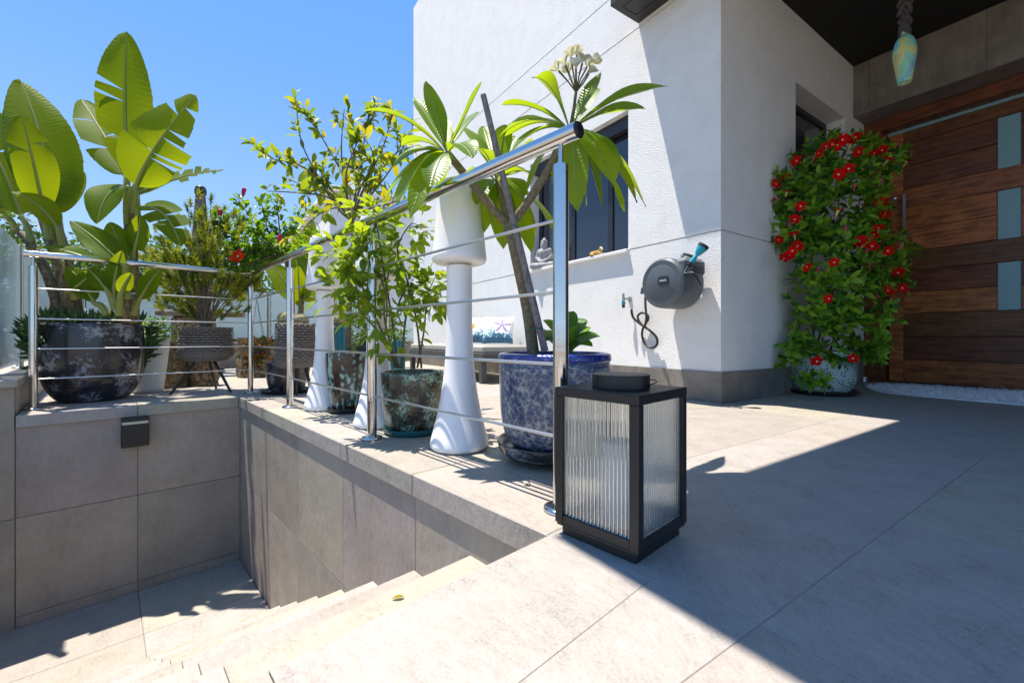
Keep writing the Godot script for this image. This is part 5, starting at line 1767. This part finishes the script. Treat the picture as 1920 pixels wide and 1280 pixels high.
		giant_leaf(t, base, base + Vector3(0, 0.1, 0), q[0], q[1], Vector3(0, 0.05, 0), q[2], M.banana_leaf, [], Vector3(0.3, 0.5, 0.8))


func build_succulents() -> void:
	var c := Vector3(-3.045, 0.535, -3.107)
	var t := thing("trailing_succulent", "dark green finger-leaved succulent spilling over the black planter rim", "plant", c)
	var leaves := []
	for k in 58:
		var w := TAU * k / 58.0 + rng.randf() * 0.05
		var d := Vector3(cos(w), 0, sin(w))
		var p := d * rng.randf_range(0.17, 0.25) + Vector3(0, 0.0, 0)
		for j in 5:
			leaves.append(["finger", "succulent", facing(p + rv(0.014) * Vector3(1, 0.4, 1), (d * rng.randf_range(0.0, 0.9) + Vector3(0, 1, 0) + rv(0.5)).normalized(), -d, rng.randf_range(0.07, 0.13))])
	# trails hanging at both sides
	var runs := [[-2.75, 0.32, 4], [-2.45, 0.24, 2], [0.35, 0.36, 3], [0.6, 0.26, 2], [0.05, 0.26, 2], [-3.05, 0.26, 3], [2.7, 0.25, 2]]
	var d2 := (EYE - c) * Vector3(1, 0, 1)
	var side := Vector3(d2.z, 0, -d2.x).normalized()
	var front := d2.normalized()
	for q in runs:
		var w: float = q[0]
		var d := side * cos(w) + front * -sin(w) * 0.6
		d = d.normalized()
		var strands: int = q[2]
		for s in strands:
			var ww := d.rotated(Vector3.UP, rng.randf_range(-0.22, 0.22))
			var path := [ww * 0.24 + Vector3(0, 0.012, 0), ww * 0.30 + Vector3(0, 0.0, 0)]
			var len: float = q[1] * rng.randf_range(0.5, 1.1)
			for k in 5:
				path.append(ww * (0.305 + 0.02 * sin(k * 1.3 + s)) + Vector3(0, -len * (k + 1) / 5.0, 0) + rv(0.012))
			var cv := curve(path, 3)
			part(t, "strand", tubed(cv, 0.0035, 5), M.stem)
			for k in range(3, cv.size(), 2):
				for j in 2:
					leaves.append(["finger", "succulent", facing(cv[k], (ww + Vector3(0, 0.3, 0) + rv(0.8)).normalized(), Vector3.UP, rng.randf_range(0.055, 0.095))])
	settle(t, leaves, 260)


func build_citrus() -> void:
	var base := Vector3(-1.005, 0.33, -2.615)
	var t := thing("lemon_tree", "thin lemon tree with yellowing leaves rising above the handrail", "tree", base)
	limb(t, "trunk", [base, Vector3(-0.998, 0.689, -2.620), Vector3(-0.975, 0.983, -2.620), Vector3(-0.981, 1.163, -2.620)], 0.018, 0.013, M.bark, base)
	var fork := Vector3(-0.981, 1.163, -2.620)
	var ends := [[Vector3(-1.087, 1.271, -2.600), Vector3(-1.266, 1.596, -2.600), Vector3(-1.311, 1.817, -2.600)], [Vector3(-1.138, 1.392, -2.620), Vector3(-1.298, 1.498, -2.600), Vector3(-1.461, 1.537, -2.600)], [Vector3(-1.082, 1.281, -2.550), Vector3(-1.233, 1.296, -2.500), Vector3(-1.436, 1.308, -2.500)], [Vector3(-1.052, 1.337, -2.700), Vector3(-1.099, 1.662, -2.750), Vector3(-1.101, 1.946, -2.800)], [Vector3(-0.942, 1.343, -2.620), Vector3(-0.850, 1.572, -2.620), Vector3(-1.047, 1.827, -2.620)], [Vector3(-0.923, 1.383, -2.660), Vector3(-0.809, 1.674, -2.700), Vector3(-0.764, 1.903, -2.720)], [Vector3(-0.876, 1.297, -2.600), Vector3(-0.732, 1.446, -2.550), Vector3(-0.630, 1.622, -2.550)], [Vector3(-0.874, 1.193, -2.500), Vector3(-0.680, 1.214, -2.420), Vector3(-0.599, 1.268, -2.400)],
		[Vector3(-1.064, 1.439, -2.750), Vector3(-1.263, 1.777, -2.850), Vector3(-1.340, 1.891, -2.900)], [Vector3(-0.999, 1.208, -2.500), Vector3(-1.088, 1.154, -2.420), Vector3(-1.199, 1.028, -2.400)], [Vector3(-1.021, 1.439, -2.800), Vector3(-0.996, 1.837, -2.900), Vector3(-0.994, 1.989, -2.950)], [Vector3(-1.129, 1.353, -2.700), Vector3(-1.346, 1.439, -2.800), Vector3(-1.494, 1.510, -2.850)], [Vector3(-0.961, 1.240, -2.500), Vector3(-0.929, 1.388, -2.400), Vector3(-0.863, 1.562, -2.400)], [Vector3(-0.876, 1.438, -2.700), Vector3(-0.752, 1.666, -2.800), Vector3(-0.658, 1.724, -2.850)]]
	var leaves := []
	for e in ends:
		var pts: Array = [fork] + e
		var q := []
		for p in pts:
			q.append(p - base)
		var c := curve(q, 7)
		part(t, "branch", tubed(c, taper(0.0085, 0.002, c.size()), 6), M.bark)
		for k in range(7, c.size()):
			if rng.randf() < 0.35:
				continue
			for j in rng.randi_range(1, 3):
				var d := (rv() + Vector3(0, rng.randf_range(-0.5, 0.3), 0)).normalized()
				leaves.append([["oval_a", "oval_b", "oval_c"][rng.randi() % 3], ["citrus_a", "citrus_b", "citrus_a", "citrus_c", "citrus_a"][rng.randi() % 5], facing(c[k] + d * 0.008, d, Vector3.UP + rv(0.7), rng.randf_range(0.06, 0.105))])
			if rng.randf() < 0.5:
				var tw: Vector3 = (c[k] - c[k - 1]).normalized() + rv(0.9) + Vector3(0, 0.55, 0)
				var tip: Vector3 = c[k] + tw.normalized() * rng.randf_range(0.07, 0.2)
				part(t, "twig", tubed([c[k], c[k].lerp(tip, 0.5) + rv(0.01), tip], [0.0028, 0.002, 0.0012], 5), M.green_stem)
				for j in 10:
					var p: Vector3 = c[k].lerp(tip, rng.randf_range(0.25, 1.0))
					var d: Vector3 = (tw.normalized() * 0.7 + rv(0.9)).normalized()
					leaves.append([["oval_a", "oval_b", "slim"][rng.randi() % 3], ["citrus_a", "citrus_a", "citrus_b", "citrus_c"][rng.randi() % 4], facing(p, d, Vector3.UP + rv(0.5), rng.randf_range(0.04, 0.075))])
	settle(t, leaves, 290)
	for p in [Vector3(-1.350, 1.513, -2.580), Vector3(-1.124, 1.006, -2.500)]:
		part(t, "lime_fruit", lathed(smooth_profile([Vector2(0, -0.016), Vector2(0.012, -0.011), Vector2(0.015, 0.0), Vector2(0.011, 0.012), Vector2(0, 0.017)], 3), 14), M.vine_a, moved(p - base))


func build_vine() -> void:
	var base := Vector3(-0.472, 0.275, -2.045)
	var t := thing("passion_vine", "passion vine climbing over the railing from the mottled pot", "vine", base)
	var leaves := []
	var runs := [[Vector3(-0.545, 0.306, -2.030), Vector3(-0.562, 0.532, -2.000), Vector3(-0.589, 0.774, -1.950), Vector3(-0.614, 0.963, -1.930), Vector3(-0.640, 0.984, -1.900)], [Vector3(-0.437, 0.303, -2.060), Vector3(-0.456, 0.509, -2.050), Vector3(-0.492, 0.710, -2.020), Vector3(-0.537, 0.857, -2.000), Vector3(-0.474, 0.982, -2.000), Vector3(-0.420, 0.952, -1.980)], [Vector3(-0.524, 0.308, -2.000), Vector3(-0.587, 0.481, -1.920), Vector3(-0.664, 0.671, -1.900), Vector3(-0.743, 0.793, -1.920), Vector3(-0.823, 0.822, -1.950)], [Vector3(-0.549, 0.313, -2.000), Vector3(-0.557, 0.433, -1.900), Vector3(-0.634, 0.527, -1.880), Vector3(-0.723, 0.623, -1.900), Vector3(-0.796, 0.654, -1.920)], [Vector3(-0.462, 0.302, -2.080), Vector3(-0.433, 0.484, -2.100), Vector3(-0.419, 0.641, -2.100), Vector3(-0.380, 0.746, -2.100)], [Vector3(-0.564, 0.301, -2.100), Vector3(-0.635, 0.564, -2.120), Vector3(-0.603, 0.799, -2.100), Vector3(-0.590, 0.956, -2.100)], [Vector3(-0.519, 0.308, -2.000), Vector3(-0.494, 0.532, -1.980), Vector3(-0.450, 0.676, -1.950), Vector3(-0.360, 0.664, -1.950), Vector3(-0.326, 0.643, -1.980)], [Vector3(-0.614, 0.963, -1.930), Vector3(-0.627, 0.863, -1.860), Vector3(-0.685, 0.829, -1.860), Vector3(-0.751, 0.844, -1.880)], [Vector3(-0.621, 0.774, -1.950), Vector3(-0.546, 0.620, -1.860), Vector3(-0.557, 0.434, -1.860)], [Vector3(-0.487, 0.707, -2.000), Vector3(-0.515, 0.577, -1.920), Vector3(-0.474, 0.481, -1.900)]]
	for r in runs:
		var q := []
		for p in r:
			q.append(p - base)
		var c := curve(q, 7)
		part(t, "stem", tubed(c, taper(0.0055, 0.002, c.size()), 6), M.stem)
		for k in range(11, c.size()):
			for j in rng.randi_range(2, 4):
				var off := rv(0.07)
				var d := (off.normalized() + Vector3(0, -0.15, 0.35) + rv(0.5)).normalized()
				leaves.append([["lobed", "oval_a", "lobed", "oval_c"][rng.randi() % 4], ["vine_a", "vine_b", "vine_b", "vine_b", "vine_a"][rng.randi() % 5], facing(c[k] + off, d, Vector3.UP + rv(0.6), rng.randf_range(0.045, 0.085))])
	settle(t, leaves, 290)
	var fp := Vector3(-0.411, 0.952, -1.960)
	var fl := MB.new()
	var fil := MB.new()
	for k in 10:
		var w := TAU * k / 10
		fl.append(L.oval_a[0], facing(Vector3.ZERO, Vector3(cos(w), 0.25, sin(w)), Vector3.UP, 0.034))
	for k in 60:
		var w := TAU * k / 60
		var d := Vector3(cos(w), 0.35, sin(w)) * rng.randf_range(0.022, 0.03)
		fil.tri(Vector3(-sin(w), 0, cos(w)) * 0.001 + d * 0.2, Vector3(sin(w), 0, -cos(w)) * 0.001 + d * 0.2, d)
	var f := part(t, "flower", fl, M.white_petal, moved(fp - base), "purple and white passion flower")
	part(f, "filaments", fil, M.violet_petal, moved(Vector3(0, 0.004, 0)))


func trumpet(t: Node3D, base: Vector3, at: Vector3, dir: Vector3, size: float, m: Material) -> void:
	var fl := MB.new()
	dir = dir.normalized()
	var sd0 := dir.cross(Vector3(0.3, 0.2, 1)).normalized()
	for k in 5:
		var sd := sd0.rotated(dir, TAU * k / 5)
		fl.append(L.petal[0], facing(Vector3.ZERO, (dir * 0.35 + sd).normalized(), dir, size))
	var f := part(t, "flower", fl, m, moved(at - base))
	part(f, "throat", tubed([-dir * size * 0.9, -dir * size * 0.35, dir * size * 0.08], [size * 0.06, size * 0.12, size * 0.26], 9), M.cream_throat)


func build_mandevilla() -> void:
	var base := Vector3(2.515, 0.32, -3.465)
	var t := thing("mandevilla", "tall mandevilla covered in red trumpet flowers in the porch", "flowering plant", base)
	var blobs := [[Vector3(2.516, 1.789, -3.320), 0.30], [Vector3(2.777, 1.729, -3.380), 0.26], [Vector3(2.288, 1.540, -3.320), 0.26], [Vector3(2.445, 1.381, -3.200), 0.34], [Vector3(2.218, 1.255, -3.340), 0.20], [Vector3(2.760, 1.260, -3.360), 0.24], [Vector3(2.460, 1.025, -3.220), 0.32], [Vector3(2.819, 0.927, -3.380), 0.20], [Vector3(2.348, 0.747, -3.260), 0.26], [Vector3(2.613, 0.706, -3.260), 0.30], [Vector3(3.002, 0.997, -3.420), 0.13], [Vector3(3.005, 0.824, -3.400), 0.10], [Vector3(2.315, 0.504, -3.300), 0.20], [Vector3(2.541, 0.462, -3.220), 0.24], [Vector3(2.769, 0.359, -3.320), 0.12], [Vector3(2.178, 0.339, -3.280), 0.10], [Vector3(2.025, 1.218, -3.400), 0.06], [Vector3(2.122, 1.488, -3.420), 0.10], [Vector3(2.946, 1.872, -3.420), 0.16], [Vector3(2.428, 1.842, -3.400), 0.18], [Vector3(2.201, 0.142, -3.120), 0.05], [Vector3(3.066, 1.146, -3.420), 0.08], [Vector3(2.148, 1.637, -3.360), 0.09]]
	var leaves := []
	for b in blobs:
		var n := int(8 + 660 * b[1] * b[1])
		for k in n:
			var d := rv().normalized()
			if d.z < -0.35 and rng.randf() < 0.7:
				continue
			var p: Vector3 = b[0] + d * b[1] * 0.86 * rng.randf_range(0.5, 1.0) * Vector3(1, 1, 0.8)
			shoot(leaves, p - base, d + Vector3(-0.15, 0.55, 0.35), rng.randi_range(2, 4), rng.randf_range(0.07, 0.105), ["oval_a", "oval_c", "oval_b"], ["mandevilla_c", "mandevilla_a", "mandevilla_a", "mandevilla_b", "mandevilla_b"], 1.0, 0.3)
	for k in 10:
		var p: Vector3 = base + Vector3(rng.randf_range(-0.12, 0.12), 0, rng.randf_range(-0.12, 0.12))
		limb(t, "stem", [p, p.lerp(blobs[k][0], 0.5) + rv(0.08), blobs[k][0]], 0.006, 0.003, M.stem, base, 6)
	settle(t, leaves, 295)
	var fl := [[1560, 268, 3.15], [1580, 262, 3.1], [1595, 270, 3.12], [1605, 258, 3.15], [1535, 287, 3.12], [1640, 288, 3.12], [1655, 282, 3.15], [1495, 302, 3.2], [1700, 303, 3.2], [1572, 327, 2.95], [1592, 317, 2.98], [1455, 345, 3.3], [1443, 375, 3.35], [1502, 387, 3.0], [1572, 395, 2.86], [1490, 412, 3.05], [1640, 440, 3.05], [1628, 445, 3.02], [1652, 452, 3.08], [1612, 452, 3.02], [1660, 400, 3.12], [1490, 440, 3.08], [1470, 485, 3.1], [1482, 478, 3.08], [1460, 450, 3.28], [1495, 462, 3.05], [1565, 492, 2.9], [1685, 512, 3.2], [1692, 540, 3.22], [1533, 678, 3.02], [1665, 545, 3.12], [1555, 560, 2.95], [1475, 332, 3.28], [1655, 380, 3.1], [1600, 672, 3.0], [1620, 460, 3.0], [1512, 500, 3.0], [1550, 275, 3.06], [1612, 285, 3.05], [1570, 272, 3.0], [1648, 428, 3.0], [1635, 462, 3.0], [1665, 470, 3.05], [1486, 470, 3.0], [1476, 360, 3.18], [1665, 300, 3.1]]
	for q in fl:
		var p := Vector3((q[0] - 960) / 801.0 * q[2], 0.45 - (q[1] - 633) / 801.0 * q[2], -q[2])
		trumpet(t, base, p, Vector3(-0.45, 0.25, 0.75) + rv(0.75), rng.randf_range(0.036, 0.05), M.red_petal)
	for k in 14:
		var q: Array = fl[(k * 5) % fl.size()]
		var p := Vector3((q[0] + rng.randf_range(-40, 40) - 960) / 801.0 * q[2], 0.45 - (q[1] + rng.randf_range(10, 60) - 633) / 801.0 * q[2], -q[2])
		part(t, "bud", tubed([Vector3.ZERO, Vector3(0.004, 0.025, 0.004), Vector3(0.002, 0.05, 0.008)], [0.003, 0.008, 0.001], 7), M.pink_petal, moved(p - base))


func build_shrubs() -> void:
	# hibiscus in the small black pot
	var base := Vector3(-1.86, 0.19, -3.53)
	var t := thing("hibiscus_bush", "hibiscus with one open red flower and pink buds behind the corner post", "bush", base)
	limb(t, "trunk", [base, Vector3(-1.861, 0.598, -3.600), Vector3(-1.876, 0.961, -3.620), Vector3(-1.921, 1.141, -3.620)], 0.026, 0.02, M.bark, base)
	var fork := Vector3(-1.921, 1.141, -3.620)
	var leaves := []
	for e in [[Vector3(-2.067, 1.272, -3.600), Vector3(-2.315, 1.623, -3.600)], [Vector3(-2.102, 1.342, -3.700), Vector3(-2.171, 1.609, -3.700)], [Vector3(-2.009, 1.342, -3.700), Vector3(-2.042, 1.656, -3.700)], [Vector3(-1.894, 1.342, -3.700), Vector3(-1.838, 1.549, -3.700)], [Vector3(-2.097, 1.162, -3.500), Vector3(-2.338, 1.337, -3.500), Vector3(-2.395, 1.446, -3.500)], [Vector3(-2.054, 1.140, -3.500), Vector3(-2.165, 1.142, -3.400), Vector3(-2.271, 1.163, -3.400)], [Vector3(-1.798, 1.228, -3.600), Vector3(-1.663, 1.317, -3.600)], [Vector3(-2.182, 1.223, -3.800), Vector3(-2.434, 1.438, -3.900), Vector3(-2.532, 1.584, -3.900)], [Vector3(-1.923, 1.184, -3.500), Vector3(-2.024, 1.238, -3.450), Vector3(-2.080, 1.333, -3.400)], [Vector3(-1.770, 1.162, -3.500), Vector3(-1.634, 1.163, -3.400)], [Vector3(-1.966, 1.119, -3.500), Vector3(-2.080, 1.036, -3.400), Vector3(-2.207, 1.015, -3.400)], [Vector3(-2.040, 1.223, -3.800), Vector3(-2.019, 1.426, -3.850)], [Vector3(-2.125, 1.157, -3.700), Vector3(-2.419, 1.200, -3.800), Vector3(-2.657, 1.318, -3.800)], [Vector3(-2.090, 1.115, -3.600), Vector3(-2.301, 1.102, -3.650), Vector3(-2.472, 1.093, -3.600)]]:
		var q := [fork - base]
		for p in e:
			q.append(p - base)
		var c := curve(q, 9)
		part(t, "branch", tubed(c, taper(0.01, 0.003, c.size()), 6), M.bark)
		for k in range(5, c.size()):
			for j in 9:
				var off := rv(0.035)
				leaves.append([["round", "oval_c"][rng.randi() % 2], ["hibiscus_leaf", "hibiscus_light", "hibiscus_leaf"][rng.randi() % 3], facing(c[k] + off, (off.normalized() + Vector3(0, 0.2, 0)).normalized(), Vector3.UP + rv(0.6), rng.randf_range(0.035, 0.06))])
	settle(t, leaves, 250)
	trumpet(t, base, Vector3(-2.150, 1.086, -3.350), Vector3(0.1, 0.25, 1), 0.062, M.orange_petal)
	for p in [Vector3(-2.270, 1.668, -3.600), Vector3(-2.399, 1.455, -3.500), Vector3(-1.887, 1.238, -3.450)]:
		part(t, "bud", tubed([Vector3(0, -0.03, 0), Vector3(0.004, 0.0, 0), Vector3(0.012, 0.035, 0.0), Vector3(0.016, 0.045, 0)], [0.006, 0.015, 0.018, 0.005], 9), M.pink_petal, moved(p - base))
	# needle shrub in the wicker basket
	base = Vector3(-2.555, 0.52, -3.57)
	t = thing("needle_shrub", "woody shrub with yellow-green needle tufts in the wicker basket", "shrub", base)
	var tufts := MB.new()
	var dark := MB.new()
	for k in 90:
		var px := rng.randf_range(255, 490)
		var py := 585 - pow(rng.randf(), 0.8) * 195.0 * (1.0 - pow(absf(px - 385) / 175.0, 2.5))
		if k < 8:
			px = [372, 395, 350, 420, 385, 365, 405, 440][k]
			py = [365, 375, 390, 395, 405, 420, 430, 440][k]
		var z := 3.57 + rng.randf_range(-0.3, 0.3)
		var tip := Vector3((px - 960) / 801.0 * z, 0.45 - (py - 633) / 801.0 * z, -z) - base
		var foot := rv(0.03) * Vector3(1, 0, 1)
		var mid := foot.lerp(tip, 0.5) + Vector3(tip.x * -0.12, 0.03, tip.z * -0.1)
		var c := curve([foot, mid, tip], 5)
		part(t, "stem", tubed(c, taper(0.0045, 0.0015, c.size()), 5), M.twig)
		for s in 5:
			var p: Vector3 = c[c.size() - 1 - s] + (rv(0.05) if s > 0 else Vector3.ZERO)
			var d := ((tip - mid).normalized() + Vector3(0, 0.5, 0)).normalized()
			var m := tufts if rng.randf() < 0.5 else dark
			for j in 60:
				var e := (d * 0.8 + rv(0.9)).normalized()
				var sd := e.cross(rv()).normalized() * 0.0034
				var o := p + d * rng.randf_range(-0.04, 0.03)
				m.tri(o - sd, o + sd, o + e * rng.randf_range(0.03, 0.06))
	part(t, "foliage", tufts, M.needle_leaf).set_meta("kind", "stuff")
	part(t, "foliage", dark, M.needle_dark).set_meta("kind", "stuff")
	# rust-coloured plant hanging from the railing
	base = Vector3(-2.192, 0.325, -3.720)
	var hb := thing("hanging_basket", "small hanging pot on strings from the railing rod", "hanging pot", base)
	part(hb, "bowl", lathed(smooth_profile([Vector2(0.0, -0.075), Vector2(0.05, -0.07), Vector2(0.075, -0.02), Vector2(0.08, 0.03)], 3), 24), M.rattan)
	var hook := Vector3(-2.189, 0.779, -3.660) - base
	for k in 3:
		var w := TAU * k / 3 + 0.4
		part(hb, "string", tubed([Vector3(cos(w) * 0.078, 0.03, sin(w) * 0.078), hook], 0.0016, 5), M.hose)
	part(hb, "hook", tubed([hook, hook + Vector3(0.005, 0.02, 0.0), hook + Vector3(-0.006, 0.034, 0.0), hook + Vector3(-0.012, 0.022, 0)], 0.0022, 5), M.hose)
	t = thing("rust_plant", "rust-orange and green trailing plant in the hanging pot", "plant", base)
	leaves = []
	for k in 520:
		var d := rv().normalized()
		var p := d * Vector3(0.18, 0.11, 0.15) * sqrt(rng.randf()) + Vector3(0.0, 0.02, 0)
		if rng.randf() < 0.3:
			p = Vector3(rng.randf_range(-0.09, 0.07), rng.randf_range(-0.17, -0.02), 0.09 + rng.randf_range(-0.02, 0.02))
		leaves.append([["small", "oval_c"][rng.randi() % 2], ["rust_leaf", "rust_leaf", "needle_dark", "rust_leaf", "hedge_a"][rng.randi() % 5], facing(p, (d + rv(0.6)).normalized(), Vector3.UP + rv(0.5), rng.randf_range(0.028, 0.048))])
	settle(t, leaves, 120)
	# soft plant in the white planter
	base = Vector3(-3.03, 0.44, -3.55)
	t = thing("soft_green_plant", "bright green feathery plant in the white planter", "plant", base)
	leaves = []
	for k in 60:
		var d := (rv() + Vector3(0.3, 0.8, 0.2)).normalized()
		shoot(leaves, d * Vector3(0.24, 0.16, 0.2) * rng.randf_range(0.3, 1.0), d, 4, 0.055, ["slim", "oval_b"], ["fresh_leaf", "hibiscus_light", "hibiscus_leaf"], 0.9, 0.4)
	settle(t, leaves, 100)
	# spiky plants beyond the vine
	for q in [[Vector3(-1.551, 0.525, -4.600), 0.32, "dark spiky yucca beyond the passion vine", "spiky_plant"]]:
		base = q[0]
		var foot := Vector3(base.x, 0.0, base.z)
		pot("dark_pot", "plain dark pot under the spiky yucca", foot, [Vector2(0.09, 0.0), Vector2(0.12, 0.2), Vector2(0.13, 0.36)], M.black_saucer, 0.012, 28, 0.03, 0.0)
		base = foot + Vector3(0, 0.34, 0)
		t = thing(q[3], q[2], "plant", base)
		limb(t, "trunk", [base, base + Vector3(0.01, 0.16, 0)], 0.03, 0.025, M.bark, base)
		for k in 46:
			var d := (rv() + Vector3(0, 0.45, 0)).normalized()
			var p0 := Vector3(0.01, 0.15, 0) + d * 0.02
			part(t, "leaf", blade(p0, p0 + d * q[1] * 0.6 + Vector3(0, 0.02, 0), p0 + d * q[1] * rng.randf_range(0.85, 1.1) + Vector3(0, -0.05, 0), 0.012, Vector3.UP + rv(0.2), {"steps": 5, "wide": 0.3, "fold": 0.4, "cols": [-1.0, 0.0, 1.0]}), M.dark_spike)
	base = Vector3(-1.16, 0.40, -4.25)
	t = thing("dark_leafy_plant", "small dark plant in the teal pot near the lounger", "plant", base)
	leaves = []
	for k in 30:
		var d := (rv() + Vector3(0, 0.9, 0)).normalized()
		shoot(leaves, d * rng.randf_range(0.03, 0.16), d, 3, 0.05, ["oval_b", "slim"], ["mandevilla_c", "hibiscus_leaf"], 0.9, 0.4)
	settle(t, leaves, 60)
	# a low dark bush against the far glass
	base = H(4.75, 1.0)
	t = thing("dark_bush", "rounded dark bush at the end of the white wall", "bush", base)
	limb(t, "trunk", [base, base + Vector3(0, 0.4, 0)], 0.03, 0.02, M.bark, base)
	leaves = []
	for k in 260:
		var d := rv().normalized()
		shoot(leaves, Vector3(0, 0.52, 0) + d * Vector3(0.42, 0.42, 0.42) * rng.randf_range(0.6, 1.0), d + Vector3(0, 0.4, 0), 3, 0.07, ["oval_a", "oval_b"], ["hedge_a", "mandevilla_c", "hedge_a"], 1.0, 0.35)
	settle(t, leaves, 100)


func build_trees() -> void:
	var spots := [[9.0, -2.2, 2.3, 1.5, "bushy green tree beyond the side glass at the picture edge"], [9.0, -0.6, 2.5, 1.3, "bushy green tree beyond the glass, straight behind the banana plants"], [9.4, 0.7, 2.6, 1.25, "dense tree beyond the far glass between the two banana stems"], [9.2, 1.8, 2.35, 1.2, "dense tree beyond the far glass behind the folded parasol"], [9.6, 3.1, 2.2, 1.2, "low tree beyond the far glass behind the hibiscus"], [7.4, -2.4, 2.2, 1.2, "small tree beyond the side parapet glass"]]
	for s in spots:
		var base: Vector3 = U(s[0], s[1], -1.6)
		var t := thing("garden_tree", s[4], "tree", base, 0, "trees beyond the terrace")
		var cy: float = 1.6 + s[2] - 1.55
		limb(t, "trunk", [base, base + Vector3(0.05, cy * 0.5, 0), base + Vector3(0, cy, 0)], 0.11, 0.05, M.bark, base)
		var leafage := MB.new()
		for k in 7:
			var d := (rv() + Vector3(0, 0.5, 0)).normalized()
			limb(t, "limb", [base + Vector3(0, cy * 0.7, 0), base + Vector3(0, cy, 0) + d * s[3] * 0.8], 0.04, 0.01, M.bark, base, 6)
		var clumps := []
		for k in 44:
			var d := rv().normalized()
			clumps.append([Vector3(0, cy, 0) + d * Vector3(s[3], 1.5, s[3]) * pow(rng.randf(), 0.4) * 0.86, rng.randf_range(0.22, 0.42), rng.randf()])
		for c in clumps:
			for k in 210:
				var d := rv().normalized()
				var p: Vector3 = c[0] + d * c[1] * pow(rng.randf(), 0.5)
				var x := facing(p, (d + rv(0.7)).normalized(), Vector3.UP + rv(0.8), rng.randf_range(0.06, 0.11))
				var sd := x.basis.x * 0.28
				var a := x.origin
				var e := x.basis.z
				leafage.tri(a, a + e * 0.5 + sd, a + e)
				leafage.tri(a, a + e, a + e * 0.5 - sd)
		part(t, "crown", leafage, M.hedge_a)


func build_light() -> void:
	var cam := Camera3D.new()
	cam.name = "camera"
	cam.position = Vector3(0, 0.45, 0)
	cam.keep_aspect = Camera3D.KEEP_HEIGHT
	cam.projection = Camera3D.PROJECTION_FRUSTUM
	cam.near = 0.05
	cam.far = 500.0
	cam.size = 2.0 * 0.05 * 640.0 / 801.0
	cam.frustum_offset = Vector2(0, -0.05 * 7.0 / 801.0)
	add_child(cam)
	cam.current = true
	var sky := ProceduralSkyMaterial.new()
	sky.sky_top_color = lin(0.085, 0.225, 0.53)
	sky.sky_horizon_color = lin(0.38, 0.54, 0.70)
	sky.sky_curve = 0.17
	sky.ground_bottom_color = lin(0.20, 0.18, 0.15)
	sky.ground_horizon_color = lin(0.42, 0.50, 0.55)
	sky.sun_angle_max = 12.0
	var s := Sky.new()
	s.sky_material = sky
	var e := Environment.new()
	e.background_mode = Environment.BG_SKY
	e.sky = s
	e.tonemap_mode = Environment.TONE_MAPPER_LINEAR
	e.tonemap_exposure = 1.9
	e.background_energy_multiplier = 1.0
	e.sdfgi_enabled = true
	e.ssao_enabled = true
	e.ssil_enabled = true
	var w := WorldEnvironment.new()
	w.name = "environment"
	w.environment = e
	add_child(w)
	var sun := DirectionalLight3D.new()
	sun.name = "sun"
	sun.light_energy = 1.6
	sun.light_color = Color(1.0, 0.965, 0.91)
	sun.light_angular_distance = 0.5
	sun.shadow_enabled = true
	add_child(sun)
	var to_sun := (A * 0.235 + N * 0.178 + Vector3.UP).normalized()
	sun.look_at_from_position(to_sun * 20.0, Vector3.ZERO, Vector3(0, 0, -1))


func _ready() -> void:
	rng.seed = 20240
	build_light()
	make_materials()
	build_ground()
	build_stairs()
	build_house()
	build_far_house()
	build_railing()
	build_pots()
	build_wicker()
	build_furniture()
	build_lantern()
	build_wall_fittings()
	build_ornaments()
	leaf_shapes()
	build_plumeria()
	build_bananas()
	build_succulents()
	build_citrus()
	build_vine()
	build_mandevilla()
	build_shrubs()
	build_trees()
